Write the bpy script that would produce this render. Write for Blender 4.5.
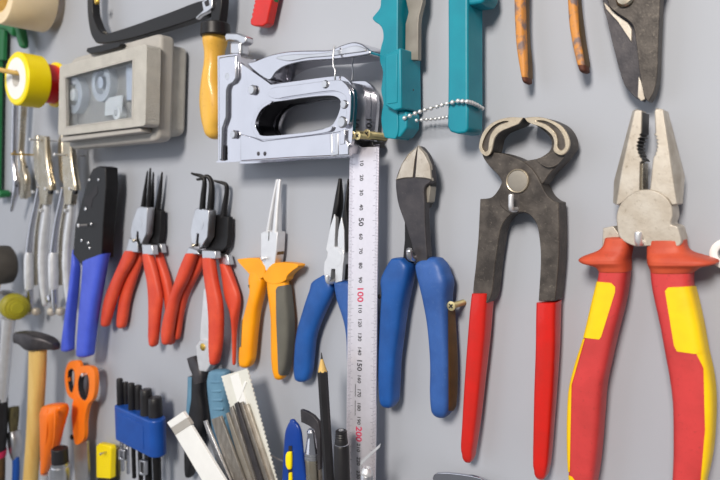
import bpy, bmesh, math, random
from mathutils import Vector, Matrix
random.seed(7)
scene = bpy.context.scene
for o in list(bpy.data.objects): bpy.data.objects.remove(o)
COL = scene.collection

# ------------------------------------------------------------------ camera
F_PX = 600.0                       # focal length in pixels of the 720 px wide frame
DIST = 0.342                       # camera to wall, metres (wall is the plane y = 0)
YAW, PITCH = math.radians(39.4), math.radians(4.8)
cam_d = bpy.data.cameras.new('camera'); cam = bpy.data.objects.new('camera', cam_d); COL.objects.link(cam)
cam.location = (0, -DIST, 0); cam.rotation_euler = (math.pi/2 - PITCH, 0, YAW)
cam_d.sensor_width = 36.0; cam_d.lens = 36.0 * F_PX / 720.0
cam_d.clip_start = 0.01; cam_d.clip_end = 50
cam_d.dof.use_dof = True; cam_d.dof.focus_distance = 0.375; cam_d.dof.aperture_fstop = 11.0
scene.camera = cam
CM = cam.rotation_euler.to_matrix(); CP = Vector(cam.location)

# ------------------------------------------------------------------ world, lights, exposure
world = bpy.data.worlds.new('world'); scene.world = world; world.use_nodes = True
wb = world.node_tree.nodes['Background']; wb.inputs[0].default_value = (0.90, 0.94, 1.0, 1); wb.inputs[1].default_value = 0.24
def area(name, loc, target, size, power, col):
    l = bpy.data.lights.new(name, 'AREA'); l.energy = power; l.color = col; l.shape = 'SQUARE'; l.size = size
    o = bpy.data.objects.new(name, l); COL.objects.link(o); o.location = loc
    o.rotation_euler = (Vector(target) - Vector(loc)).to_track_quat('-Z', 'Y').to_euler(); return o
area('ceiling_lamp', (0.12, -1.45, 0.72), (-0.25, 0, 0), 0.40, 31.0, (1.0, 0.93, 0.84))
area('window_light', (-1.9, -1.75, 0.45), (-0.25, 0, 0), 2.4, 18.5, (0.86, 0.91, 1.0))
scene.view_settings.view_transform = 'Standard'; scene.view_settings.look = 'None'
scene.view_settings.gamma = 1.0; scene.view_settings.use_curve_mapping = False
scene.view_settings.exposure = 0.0

# ------------------------------------------------------------------ helpers
def W(px, py, d=0.0):
    """point on the plane d millimetres in front of the wall seen at photo pixel (px, py)"""
    v = CM @ Vector(((px - 360) / F_PX, (240 - py) / F_PX, -1.0))
    t = (-d * 0.001 - CP.y) / v.y
    return CP + v * t
def lin(c): return tuple(((x/255)/12.92 if x/255 <= .04045 else ((x/255+.055)/1.055)**2.4) for x in c) + (1,)

def mat(name, rgb, rough=.5, metal=0.0, var=0.12, scale=60, bump=0.0, bscale=None, rgb2=None, spot=.5, coat=0.0, stretch=None, alpha=None, trans=0.0, ior=1.45, spec=.5, sharp=.25, edge=None, speck=None, ew=.7, bdist=.6):
    m = bpy.data.materials.new(name); m.use_nodes = True; nt = m.node_tree; n = nt.nodes; L = nt.links
    b = n['Principled BSDF']; tc = n.new('ShaderNodeTexCoord'); mp = n.new('ShaderNodeMapping')
    L.new(tc.outputs['Object'], mp.inputs[0]); mp.inputs['Scale'].default_value = stretch or (1, 1, 1)
    ns = n.new('ShaderNodeTexNoise'); ns.inputs['Scale'].default_value = scale; ns.inputs['Detail'].default_value = 6
    L.new(mp.outputs[0], ns.inputs['Vector'])
    cr = n.new('ShaderNodeValToRGB'); c = lin(rgb)
    if rgb2 is None:
        c0 = tuple(max(0, x*(1-var)) for x in c[:3]) + (1,); c1 = tuple(min(1, x*(1+var)) for x in c[:3]) + (1,)
        cr.color_ramp.elements[0].position = .3; cr.color_ramp.elements[1].position = .7
    else:
        c0, c1 = c, lin(rgb2)
        cr.color_ramp.elements[0].position = max(0, spot - sharp); cr.color_ramp.elements[1].position = min(1, spot + sharp)
    cr.color_ramp.elements[0].color = c0; cr.color_ramp.elements[1].color = c1
    L.new(ns.outputs['Fac'], cr.inputs[0]); colour = cr.outputs[0]
    def blend(fac, rgb_, src):
        mx = n.new('ShaderNodeMix'); mx.data_type = 'RGBA'; L.new(fac, mx.inputs['Factor']); L.new(src, mx.inputs['A']); mx.inputs['B'].default_value = lin(rgb_); return mx.outputs['Result']
    if speck:                                  # scuffs and pits with a shape of their own
        n2 = n.new('ShaderNodeTexNoise'); n2.inputs['Scale'].default_value = 420; n2.inputs['Detail'].default_value = 5; n2.inputs['Roughness'].default_value = .7; L.new(tc.outputs['Object'], n2.inputs['Vector'])
        r2 = n.new('ShaderNodeMapRange'); r2.inputs['From Min'].default_value = .58; r2.inputs['From Max'].default_value = .74; r2.inputs['To Max'].default_value = .7; L.new(n2.outputs['Fac'], r2.inputs['Value'])
        colour = blend(r2.outputs[0], speck, colour)
    if edge:                                   # paint or scale rubbed off along the edges
        bv = n.new('ShaderNodeBevel'); bv.samples = 6; bv.inputs['Radius'].default_value = ew*.001; ge = n.new('ShaderNodeNewGeometry')
        dp = n.new('ShaderNodeVectorMath'); dp.operation = 'DOT_PRODUCT'; L.new(bv.outputs[0], dp.inputs[0]); L.new(ge.outputs['Normal'], dp.inputs[1])
        r3 = n.new('ShaderNodeMapRange'); r3.inputs['From Min'].default_value = .985; r3.inputs['From Max'].default_value = .80; r3.inputs['To Max'].default_value = .75; L.new(dp.outputs['Value'], r3.inputs['Value'])
        mu = n.new('ShaderNodeMath'); mu.operation = 'MULTIPLY'; L.new(r3.outputs[0], mu.inputs[0]); L.new(ns.outputs['Fac'], mu.inputs[1])
        m2 = n.new('ShaderNodeMath'); m2.operation = 'MULTIPLY'; m2.use_clamp = True; L.new(mu.outputs[0], m2.inputs[0]); m2.inputs[1].default_value = 1.7
        colour = blend(m2.outputs[0], edge, colour)
    L.new(colour, b.inputs['Base Color'])
    b.inputs['Roughness'].default_value = rough; b.inputs['Metallic'].default_value = metal
    b.inputs['Coat Weight'].default_value = coat; b.inputs['IOR'].default_value = ior
    b.inputs['Transmission Weight'].default_value = trans; b.inputs['Specular IOR Level'].default_value = spec
    rr = n.new('ShaderNodeMapRange'); rr.inputs['To Min'].default_value = max(.02, rough-.08); rr.inputs['To Max'].default_value = min(1, rough+.08)
    L.new(ns.outputs['Fac'], rr.inputs['Value']); L.new(rr.outputs[0], b.inputs['Roughness'])
    if bump:
        nb = n.new('ShaderNodeTexNoise'); nb.inputs['Scale'].default_value = bscale or scale*6; nb.inputs['Detail'].default_value = 4
        L.new(mp.outputs[0], nb.inputs['Vector']); bp = n.new('ShaderNodeBump'); bp.inputs['Strength'].default_value = bump; bp.inputs['Distance'].default_value = bdist*.001
        L.new(nb.outputs['Fac'], bp.inputs['Height']); L.new(bp.outputs[0], b.inputs['Normal'])
    return m

M = {}
M['wall'] = mat('painted_wall', (169, 173, 182), .55, var=.035, scale=9, bump=.05, bscale=900)
M['chrome'] = mat('chrome', (206, 205, 211), .15, 1, var=.04, scale=40)
M['satin'] = mat('satin_steel', (205, 205, 208), .34, 1, var=.10, scale=70)
M['bare'] = mat('bare_steel', (206, 198, 186), .46, .6, rgb2=(170, 158, 142), spot=.58, scale=110, bump=.12, speck=(140, 128, 112))
M['whitesteel'] = mat('ground_steel', (228, 228, 230), .42, .7, var=.06, scale=120)
M['iron'] = mat('forged_iron', (62, 57, 54), .52, .4, rgb2=(104, 97, 91), spot=.62, scale=130, bump=.25, edge=(176, 164, 148), speck=(128, 120, 110))
M['ironrim'] = mat('worn_iron_edge', (205, 192, 170), .4, .8, rgb2=(165, 150, 130), spot=.62, scale=160, bump=.2, speck=(128, 114, 96))
M['gun'] = mat('gunmetal', (62, 60, 64), .42, .5, rgb2=(86, 82, 84), spot=.62, scale=110, bump=.15, edge=(150, 146, 142), speck=(98, 94, 92))
M['dull'] = mat('dull_steel', (156, 150, 140), .5, .5, rgb2=(132, 126, 118), spot=.6, scale=90, bump=.1)
M['black'] = mat('black_oxide', (26, 25, 27), .42, .3, var=.25, scale=90, bump=.1, edge=(110, 106, 102))
M['blackplastic'] = mat('black_plastic', (30, 29, 32), .45, var=.2, scale=80, bump=.1)
M['darkcore'] = mat('dark_core', (46, 46, 52), .5, .6, var=.2, scale=50)
M['red'] = mat('red_dip', (208, 30, 22), .34, rgb2=(186, 34, 24), spot=.55, scale=80, bump=.12, coat=.15, speck=(176, 40, 30))
M['redgrip'] = mat('red_orange_grip', (224, 84, 52), .5, rgb2=(200, 62, 42), spot=.5, scale=60, bump=.15, speck=(176, 60, 44))
M['redvde'] = mat('worn_red_rubber', (204, 62, 62), .5, rgb2=(178, 52, 50), spot=.62, scale=70, bump=.15, speck=(150, 50, 46))
M['redworn'] = mat('faded_red_orange_rubber', (204, 84, 52), .55, rgb2=(180, 66, 46), spot=.6, scale=90, bump=.15, edge=(168, 84, 64), speck=(160, 66, 44), ew=1.2)
M['yellow'] = mat('yellow_rubber', (250, 208, 8), .5, rgb2=(240, 190, 12), spot=.6, scale=90, bump=.1)
M['yorange'] = mat('yellow_orange_plastic', (250, 166, 8), .4, rgb2=(240, 148, 8), spot=.6, scale=50, bump=.08)
M['greysoft'] = mat('grey_soft_grip', (98, 96, 88), .6, var=.1, scale=90, bump=.15)
M['blue'] = mat('blue_grip', (30, 88, 164), .42, rgb2=(26, 72, 138), spot=.55, scale=60, bump=.15, speck=(56, 100, 164))
M['bluedusty'] = mat('dusty_blue_grip', (52, 94, 164), .5, rgb2=(36, 74, 138), spot=.56, scale=70, bump=.2, speck=(84, 116, 166))
M['brown'] = mat('mottled_brown', (112, 82, 40), .6, rgb2=(84, 66, 40), spot=.5, scale=90, bump=.2)
M['royal'] = mat('royal_blue_plastic', (74, 96, 214), .42, rgb2=(62, 82, 196), spot=.55, scale=60, bump=.06)
M['navy'] = mat('holder_blue', (28, 82, 168), .38, rgb2=(24, 70, 150), spot=.5, scale=60, bump=.08)
M['knifeblue'] = mat('knife_blue', (14, 58, 142), .3, var=.1, scale=60)
M['teal'] = mat('teal_plastic', (10, 138, 156), .42, rgb2=(10, 124, 144), spot=.55, scale=60, bump=.08, edge=(70, 180, 196), ew=1.0)
M['wood'] = mat('varnished_wood', (238, 192, 84), .42, rgb2=(212, 156, 52), spot=.55, scale=70, stretch=(1, 1, .12), bump=.15, coat=.2, speck=(180, 120, 44))
M['palewood'] = mat('pale_wood', (228, 194, 120), .55, rgb2=(206, 164, 84), spot=.5, scale=90, stretch=(1, 1, .1), bump=.15, speck=(190, 144, 70))
M['oldorange'] = mat('chipped_orange_paint', (206, 138, 66), .55, rgb2=(128, 108, 104), spot=.54, sharp=.07, scale=190, bump=.4, edge=(84, 66, 60))
M['rust'] = mat('rusty_steel', (110, 62, 42), .7, .3, rgb2=(80, 52, 44), scale=160, bump=.3)
M['orange'] = mat('orange_plastic', (250, 128, 28), .4, var=.06, scale=50)
M['orangehot'] = mat('bright_orange_plastic', (252, 120, 18), .35, var=.06, scale=50)
M['green'] = mat('green_paint', (24, 104, 56), .45, var=.12, scale=60)
M['cream'] = mat('cream_tape', (236, 214, 176), .5, var=.05, scale=40)
M['paper'] = mat('white_plastic', (238, 238, 236), .5, var=.03, scale=60)
M['case'] = mat('grey_textured_plastic', (190, 187, 180), .7, var=.08, scale=80, bump=.7, bscale=900, bdist=2.0)
M['casegrey'] = mat('grey_smooth_plastic', (172, 168, 162), .55, var=.06, scale=60)
M['brightyellow'] = mat('bright_yellow_plastic', (255, 224, 0), .4, var=.05, scale=60)
M['tapered'] = mat('red_tape', (214, 20, 24), .3, var=.08, scale=60)
M['lime'] = mat('yellow_green_rubber', (176, 170, 40), .4, rgb2=(150, 140, 40), scale=50)
M['rubber'] = mat('black_rubber', (66, 62, 58), .7, var=.2, scale=60, bump=.2)
M['brass'] = mat('brass', (214, 176, 84), .32, 1, var=.12, scale=120)
M['palebrass'] = mat('pale_brass', (232, 214, 160), .3, .8, var=.08, scale=120)
M['bristle'] = mat('olive_bristle', (98, 92, 58), .8, rgb2=(70, 62, 46), scale=400, stretch=(1, 1, .08), bump=.6)
M['ruler'] = mat('ruler_steel', (226, 222, 230), .36, .55, var=.03, scale=300, bump=.05)
M['ink'] = mat('black_ink', (40, 38, 42), .6, var=.1)
M['redink'] = mat('red_ink', (200, 40, 84), .6, var=.1)
M['faintink'] = mat('grey_etch', (128, 122, 138), .6, var=.1)
M['graphite'] = mat('graphite', (60, 60, 62), .4, .4)
M['cyangrip'] = mat('blue_grey_grip', (104, 146, 172), .5, rgb2=(82, 122, 150), spot=.55, scale=70, bump=.1)
M['sleeve'] = mat('sleeve_white', (226, 226, 218), .35, rgb2=(206, 204, 196), spot=.6, scale=50)
M['file'] = mat('file_steel', (172, 166, 158), .45, .7, rgb2=(128, 122, 116), spot=.5, scale=260, stretch=(1, 1, .3), bump=.5, bscale=2500)
M['glass'] = mat('clear_plastic', (240, 245, 250), .06, trans=1.0, ior=1.2, var=0)
M['clear'] = mat('clear_reel', (236, 240, 246), .2, trans=.35, ior=1.3, var=.05)
M['interior'] = mat('case_interior', (30, 33, 42), .5, rgb2=(74, 80, 96), scale=40)
M['nickel'] = mat('nickel', (208, 199, 182), .28, 1, rgb2=(168, 152, 122), spot=.6, scale=70)
M['tray'] = mat('grey_bin', (120, 122, 126), .6, var=.05)

def finish(me, name, m, parent, origin):
    """link a mesh built in world coordinates as one object (child of parent, or top-level at origin)"""
    o = bpy.data.objects.new(name, me); COL.objects.link(o)
    me.materials.append(M[m] if isinstance(m, str) else m)
    if parent is not None:
        root = parent
        while root.parent: root = root.parent
        me.transform(Matrix.Translation(-root.location))
        o.parent = parent
    else:
        me.transform(Matrix.Translation(-origin)); o.location = origin
    return o
def from_bm(bm, name, m, parent=None, smooth=40, bevel=0, seg=2):
    bmesh.ops.recalc_face_normals(bm, faces=bm.faces)
    me = bpy.data.meshes.new(name); bm.to_mesh(me); bm.free()
    for p in me.polygons: p.use_smooth = True
    me.set_sharp_from_angle(angle=math.radians(smooth))
    c = Vector((0, 0, 0))
    if parent is None:
        lo = Vector([min(v.co[i] for v in me.vertices) for i in range(3)]); hi = Vector([max(v.co[i] for v in me.vertices) for i in range(3)])
        c = Vector(((lo.x+hi.x)/2, (lo.y+hi.y)/2, lo.z))
    o = finish(me, name, m, parent, c)
    if bevel:
        b = o.modifiers.new('bevel', 'BEVEL'); b.width = bevel*.001; b.segments = seg; b.limit_method = 'ANGLE'; b.angle_limit = math.radians(38)
    return o
def tag(o, label, cat, group=None):
    o['label'] = label; o['category'] = cat
    if group: o['group'] = group
    return o
def thing(name, label, cat, p, group=None):
    e = bpy.data.objects.new(name, None); COL.objects.link(e); e.location = p; e.empty_display_size = .01
    return tag(e, label, cat, group)

def spline(pts, sub=5, closed=True):
    """Catmull-Rom through (x, y); a point with a third value is a sharp corner"""
    n = len(pts); out = []
    rng = range(n) if closed else range(n-1)
    for i in rng:
        p1, p2 = pts[i], pts[(i+1) % n]
        p0 = pts[i-1] if (closed or i > 0) else p1
        p3 = pts[(i+2) % n] if (closed or i+2 < n) else p2
        if len(p1) > 2: p0 = p1
        if len(p2) > 2: p3 = p2
        if len(p1) > 2 and len(p2) > 2: out.append((p1[0], p1[1])); continue
        for k in range(sub):
            t = k/sub
            out.append(tuple(.5*((2*p1[j]) + (-p0[j]+p2[j])*t + (2*p0[j]-5*p1[j]+4*p2[j]-p3[j])*t*t + (-p0[j]+3*p1[j]-3*p2[j]+p3[j])*t**3) for j in (0, 1)))
    if not closed: out.append((pts[-1][0], pts[-1][1]))
    return out

def rounded(poly, r, k=4):
    """outline with its corners rounded over r pixels"""
    out = []; n = len(poly)
    for i in range(n):
        p, a, c = Vector(poly[i]), Vector(poly[i-1]), Vector(poly[(i+1) % n])
        s0 = p + (a-p).normalized()*r; s1 = p + (c-p).normalized()*r
        for j in range(k+1):
            t = j/k; q = s0*(1-t)**2 + p*(2*t*(1-t)) + s1*t*t; out.append((q.x, q.y))
    return out
def plate(name, pts, d0, d1, m, parent=None, bevel=.5, holes=(), smooth=False, sub=5, seg=2, sharp=40):
    """solid slab: outline seen at its front plane d1, back at d0 (millimetres from the wall)"""
    bm = bmesh.new()
    def ring(ps):
        if smooth: ps = spline(ps, sub)
        vs = [bm.verts.new(W(p[0], p[1], d1)) for p in ps]
        return [bm.edges.new((vs[i], vs[(i+1) % len(vs)])) for i in range(len(vs))], vs
    if holes:
        es, _ = ring(pts)
        for h in holes: es = es + ring(h)[0]
        bmesh.ops.triangle_fill(bm, use_beauty=True, use_dissolve=False, edges=es, normal=(0, -1, 0))
    else:
        _, vs = ring(pts); bm.faces.new(vs)
    r = bmesh.ops.extrude_face_region(bm, geom=list(bm.faces))
    for g in r['geom']:
        if isinstance(g, bmesh.types.BMVert): g.co.y = -d0*.001
    return from_bm(bm, name, m, parent, sharp, bevel, seg)

def frustum(name, front, mid, d1, dm, d0, m, parent=None, bevel=.4):
    """slab whose front face is smaller than its girth: front outline at d1, girth outline at dm, back at d0"""
    bm = bmesh.new(); n = len(front)
    A = [bm.verts.new(W(*p, d1)) for p in front]; B = [bm.verts.new(W(*p, dm)) for p in mid]
    Cc = [bm.verts.new(Vector((v.co.x, -d0*.001, v.co.z))) for v in B]
    bm.faces.new(A); bm.faces.new(Cc)
    for P, Q in ((A, B), (B, Cc)):
        for i in range(n): bm.faces.new((P[i], P[(i+1) % n], Q[(i+1) % n], Q[i]))
    return from_bm(bm, name, m, parent, 30, bevel)

def cr1(a, i, t):
    n = len(a); p0, p1, p2, p3 = a[max(i-1, 0)], a[i], a[min(i+1, n-1)], a[min(i+2, n-1)]
    return .5*((2*p1) + (p2-p0)*t + (2*p0-5*p1+4*p2-p3)*(t*t) + (3*p1-p0-3*p2+p3)*(t**3))

def loft_bm(rows, d, b, n=2.4, cap0=2.0, cap1=2.0, sub=5, seg=28, grow=0.0):
    """rounded bar through rows (y, xl, xr) or (xl, yl, xr, yr): silhouette edges in photo pixels at depth d,
    b = half thickness in millimetres; superellipse exponent n; caps round the ends off over so many millimetres"""
    R = [(r[1], r[0], r[2], r[0]) if len(r) == 3 else r for r in rows]; k = len(R)
    ds = d if isinstance(d, (list, tuple)) else [d]*k
    bs = b if isinstance(b, (list, tuple)) else [b]*k
    Ls = [W(r[0], r[1], dd) for r, dd in zip(R, ds)]; Rs = [W(r[2], r[3], dd) for r, dd in zip(R, ds)]
    rings = []
    for i in range(k-1):
        for s in range(sub):
            t = s/sub; rings.append((cr1(Ls, i, t), cr1(Rs, i, t), bs[i]*(1-t)+bs[i+1]*t))
    rings.append((Ls[-1], Rs[-1], bs[-1]))
    q = n/(n-1); data = []
    for l, r, bb in rings:
        c = (l+r)/2; A = (r-l).length/2; e = (r-l).normalized(); v = (c-CP).normalized()
        t = abs(v.dot(e)/max(1e-6, abs(v.y))); bb = bb*.001
        if bb*t > .82*A: bb = .82*A/t
        a = (max(A**q-(bb*t)**q, (0.25*A)**q))**(1/q)
        data.append((c, e, a + grow*.001, bb + grow*.001))
    def ext(i, j, cap):
        c, e, a, bb = data[i]; dr = (data[i][0]-data[j][0]).normalized(); o = []
        for s in (.35, .62, .82, .94, .99):
            f = math.sqrt(1-s*s); o.append((c+dr*(cap*.001*s), e, a*f, bb*f))
        return o
    if cap0: data = ext(0, 1, cap0)[::-1] + data
    if cap1: data = data + ext(-1, -2, cap1)
    bm = bmesh.new(); prev = None; nrm = Vector((0, -1, 0)); first = None
    for c, e, a, bb in data:
        vs = []
        for j in range(seg):
            th = 2*math.pi*j/seg; ct, st = math.cos(th), math.sin(th)
            vs.append(bm.verts.new(c + e*(a*math.copysign(abs(ct)**(2/n), ct)) + nrm*(bb*math.copysign(abs(st)**(2/n), st))))
        if prev:
            for j in range(seg): bm.faces.new((prev[j], prev[(j+1) % seg], vs[(j+1) % seg], vs[j]))
        else: first = vs
        prev = vs
    bm.faces.new(first); bm.faces.new(prev)
    bmesh.ops.recalc_face_normals(bm, faces=bm.faces)
    return bm
def loft(name, rows, d, b, m, parent=None, n=2.4, cap0=2.0, cap1=2.0, sub=5, seg=28, sharp=50):
    return from_bm(loft_bm(rows, d, b, n, cap0, cap1, sub, seg), name, m, parent, sharp)
def patch(name, rows, d, b, poly, m, parent, n=2.4, cap0=2.0, cap1=2.0, grow=.35, seg=64):
    """raised inlay on a lofted bar, cut to a convex outline given in photo pixels"""
    bm = loft_bm(rows, d, b, n, cap0, cap1, 6, seg, grow)
    bm.normal_update()
    bmesh.ops.delete(bm, geom=[f for f in bm.faces if f.normal.dot(f.calc_center_median()-CP) > 0.0], context='FACES')
    cen = (sum(p[0] for p in poly)/len(poly), sum(p[1] for p in poly)/len(poly)); cw = W(*cen, 10)
    for i in range(len(poly)):
        a, c = W(*poly[i], 10), W(*poly[(i+1) % len(poly)], 10)
        no = (a-CP).cross(c-CP).normalized()
        if no.dot(cw-CP) > 0: no = -no
        bmesh.ops.bisect_plane(bm, geom=list(bm.verts)+list(bm.edges)+list(bm.faces), plane_co=CP, plane_no=no, clear_outer=True)
    r = bmesh.ops.extrude_face_region(bm, geom=list(bm.faces))
    vs = [g for g in r['geom'] if isinstance(g, bmesh.types.BMVert)]
    for v in vs: v.co += Vector((0, .0012, 0))
    return from_bm(bm, name, m, parent, 50)

def tube(name, pts, r, m, parent=None, seg=12, sub=4, closed_path=False, sharp=50):
    """round bar along world points; r in millimetres, one or per point"""
    P = [Vector(p) for p in pts]; k = len(P); rs = r if isinstance(r, (list, tuple)) else [r]*k
    c, rad = [], []
    for i in range(k-1):
        for s in range(sub):
            t = s/sub; c.append(cr1(P, i, t)); rad.append(rs[i]*(1-t)+rs[i+1]*t)
    c.append(P[-1]); rad.append(rs[-1])
    bm = bmesh.new(); prev = None; up = None; first = None
    for i in range(len(c)):
        t = (c[min(i+1, len(c)-1)]-c[max(i-1, 0)]).normalized()
        if up is None: up = t.orthogonal().normalized()
        up = (up - t*up.dot(t)).normalized(); sd = t.cross(up)
        vs = [bm.verts.new(c[i] + (up*math.cos(2*math.pi*j/seg) + sd*math.sin(2*math.pi*j/seg))*rad[i]*.001) for j in range(seg)]
        if prev:
            for j in range(seg): bm.faces.new((prev[j], prev[(j+1) % seg], vs[(j+1) % seg], vs[j]))
        else: first = vs
        prev = vs
    bm.faces.new(first); bm.faces.new(prev)
    return from_bm(bm, name, m, parent, sharp)
def lathe(name, p, axis, prof, m, parent=None, seg=32, sharp=35, squash=None):
    """profile of (distance along axis, radius) in millimetres, spun about axis through p"""
    ax = Vector(axis).normalized(); u = ax.orthogonal().normalized(); v = ax.cross(u); bm = bmesh.new(); prev = None; first = None
    for t, r in prof:
        vs = [bm.verts.new(Vector(p) + ax*(t*.001) + (u*math.cos(2*math.pi*j/seg) + v*math.sin(2*math.pi*j/seg))*(max(r, .01)*.001)) for j in range(seg)]
        if prev:
            for j in range(seg): bm.faces.new((prev[j], prev[(j+1) % seg], vs[(j+1) % seg], vs[j]))
        else: first = vs
        prev = vs
    if prof[0] != prof[-1]:
        bm.faces.new(first); bm.faces.new(prev)
    else:
        bmesh.ops.remove_doubles(bm, verts=bm.verts, dist=1e-7)
    return from_bm(bm, name, m, parent, sharp)
OUT = Vector((0, -1, 0))
def prism_z(name, plan, z0, z1, m, parent=None, bevel=1.0, seg=3):
    """upright solid: plan outline of world (x, y) points between heights z0 and z1"""
    bm = bmesh.new(); bm.faces.new([bm.verts.new((x, y, z0)) for x, y in plan])
    r = bmesh.ops.extrude_face_region(bm, geom=list(bm.faces))
    for g in r['geom']:
        if isinstance(g, bmesh.types.BMVert): g.co.z = z1
    return from_bm(bm, name, m, parent, 35, bevel, seg)
def disc(name, px, py, d, r, h, m, parent=None, dome=.3):
    """rivet or button of radius r whose base is at depth d"""
    return lathe(name, W(px, py, d), OUT, [(0, r), (h*(1-dome), r), (h*.95, r*.8), (h, r*.45)], m, parent, 24)
def nail(px, py, d, label, r=1.4, head=2.4, m='whitesteel', bend=0, name='nail', cat='nail', hook=0):
    """nail driven into the wall, its head at depth d seen at (px, py)"""
    p = W(px, py, d); base = Vector((p.x, 0.002, p.z - bend*.001))
    t = thing(name, label, cat, Vector((p.x, 0, p.z)))
    if hook:                                  # bent upwards in front of the tool
        q = p - Vector((0, 0, hook*.001)); b0 = Vector((q.x, .002, q.z))
        tube('shank', [b0, b0.lerp(q, .6), q + Vector((0, r*.0016, 0)), q + Vector((0, r*.0003, r*.0006)), q + Vector((0, 0, r*.002)), p], r, m, t, 12)
        lathe('head', p, (0, 0, 1), [(-.1, r), (.5, r*.9), (.9, r*.5)], m, t, 14); return t
    tube('shank', [base, p.lerp(base, .5), p], r, m, t, 10)
    lathe('head', p, (p-base), [(-.2, head), (.5, head), (.9, head*.8), (1.1, head*.4)], m, t, 18)
    return t
def screw(px, py, d, label, r=2.8, tilt=(0, 0), m='palebrass'):
    """cross-head screw: head at depth d seen at (px, py), shank running back into the wall"""
    p = W(px, py, d); base = Vector((p.x + tilt[0]*.001, 0.003, p.z + tilt[1]*.001)); ax = (p-base)
    t = thing('screw', label, 'screw', Vector((p.x, 0, p.z)))
    tube('shank', [base, base.lerp(p, .5), p], r*.5, m, t, 12)
    L = ax.length*1000
    prof = []
    k = 0; s = 2.0
    while s < L-3: prof += [(s, r*.5), (s+.5, r*.66), (s+1.0, r*.5)]; s += 1.2
    if len(prof) > 2: lathe('thread', base, ax, prof, m, t, 12)
    lathe('head', p, ax, [(-r*.7, r*.5), (0, r), (.35, r), (.5, r*.85)], m, t, 20)
    sd = ax.normalized().orthogonal().normalized(); s2 = ax.normalized().cross(sd)
    bm = bmesh.new()
    for a, b_ in ((sd, s2), (s2, sd)):
        q = p + ax.normalized()*.00052
        for off in (0,):
            vs = [bm.verts.new(q + a*(x*r*.00055) + b_*(y*r*.00016)) for x, y in ((-1, -1), (1, -1), (1, 1), (-1, 1))]; bm.faces.new(vs)
    rr = bmesh.ops.extrude_face_region(bm, geom=list(bm.faces))
    for g in rr['geom']:
        if isinstance(g, bmesh.types.BMVert): g.co += ax.normalized()*.0001
    from_bm(bm, 'cross_slot', 'ink', t)
    return t

# ------------------------------------------------------------------ the wall
bm = bmesh.new(); bmesh.ops.create_cube(bm, size=1.0)
for v in bm.verts: v.co = Vector((v.co.x*3.4 - .5, .02 + v.co.y*.04, v.co.z*2.0))
wall = from_bm(bm, 'wall_back', 'wall'); wall['kind'] = 'structure'

# ------------------------------------------------------------------ insulated combination pliers (red and yellow)
t = thing('combination_pliers', 'large combination pliers with worn red and yellow insulated handles, jaws upward', 'pliers', W(645, 500, 14))
teethL = [(641.6, 133)]
for i in range(7):
    y = 135 + i*3.6; s = math.sin(math.pi*(i+.5)/7); x = 641.5 - 4.0*s
    teethL += [(x-1.2, y), (x+.9, y+1.8)]
teethL += [(642.5, 161), (640.3, 162.5), (639.7, 192)]
frontL = [(634.3, 111), (637, 109.6), (642, 110.5)] + teethL + [(632, 196), (620, 204), (616, 205), (622, 168)]
midL = [(632.5, 111), (636, 109), (642, 110.5)] + teethL + [(632, 197), (620, 206), (613, 203), (614, 181)]
frustum('jaw', frontL, midL, 22, 17, 9, 'bare', t)
for nm in ('dark_tooth_strip',): plate(nm, [(642.3, 112)] + teethL[:-2] + [(643.6, 161)] + [(p[0]+.6, p[1]) for p in teethL[:-3][::-1]] + [(642.9, 112)], 9.5, 21.6, 'black', t, 0)  # black strip puts the shade of the toothed inner side into colour
teethR = [(654.5, 112)]
for i in range(7):
    y = 133 + i*3.6; s = math.sin(math.pi*(i+.5)/7); x = 654.0 + 3.2*s
    teethR += [(x+1.0, y), (x-.8, y+1.8)]
teethR += [(653, 160), (650, 190)]
frontR = teethR + [(658, 192), (668, 199), (672, 205), (677.5, 204), (671.5, 168), (663, 109), (656, 108.5)]
midR = teethR + [(658, 192), (668, 200), (672, 206), (679.5, 204), (681.5, 176), (664.5, 110), (656, 108)]
frustum('jaw', frontR, midR, 22, 17, 9, 'bare', t)
frustum('cutting_edge', [(639.6, 163), (643, 163), (643, 190), (639.6, 190)], [(639.6, 163), (645, 163), (645, 190), (639.6, 190)], 20, 16, 10, 'nickel', t, .1)
body = [(636, 191), (644, 189.5), (652, 190), (661, 193.5), (668, 199.5), (672, 207), (672.8, 216), (671, 224), (676, 226), (679, 230), (679.5, 246), (648, 246), (634, 246), (620, 238), (616.5, 222), (617, 212), (621, 203), (628, 196)]
plate('joint', body, 8, 22.6, 'bare', t, .5, smooth=True, sub=4)
plate('tang', [(603, 228), (613, 226), (624, 240), (622, 246), (602, 246)], 9, 18, 'bare', t, .4)
# handles
rowsL = [(270, 599, 632), (280, 597.5, 631), (300, 592.5, 628), (335, 584, 619.5), (360, 576, 614), (385, 569.5, 609), (410, 567.5, 607), (440, 567, 605), (470, 568, 602), (500, 571, 597)]
rowsR = [(270, 650.5, 695), (285, 652, 695), (300, 655, 698.5), (325, 660.5, 704), (350, 665, 708.5), (375, 669.5, 714), (400, 672.5, 716.5), (430, 673, 716), (460, 672.5, 713), (500, 670, 704)]
h = loft('handle', rowsL, 15, 8.5, 'redvde', t, n=4, cap0=1, cap1=9)
patch('yellow_inset', rowsL, 15, 8.5, [(590, 281), (611, 283), (615, 287), (615, 292), (601, 337), (599, 339.5), (578, 337)], 'yellow', h, n=4, cap0=1, cap1=9)
patch('yellow_inset', rowsL, 15, 8.5, [(560, 430), (567, 470), (572, 477), (585, 482), (585, 520), (555, 520)], 'yellow', h, n=4, cap0=1, cap1=9)
h2 = loft('handle', rowsR, 15, 8.5, 'redvde', t, n=4, cap0=1, cap1=9)
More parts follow.
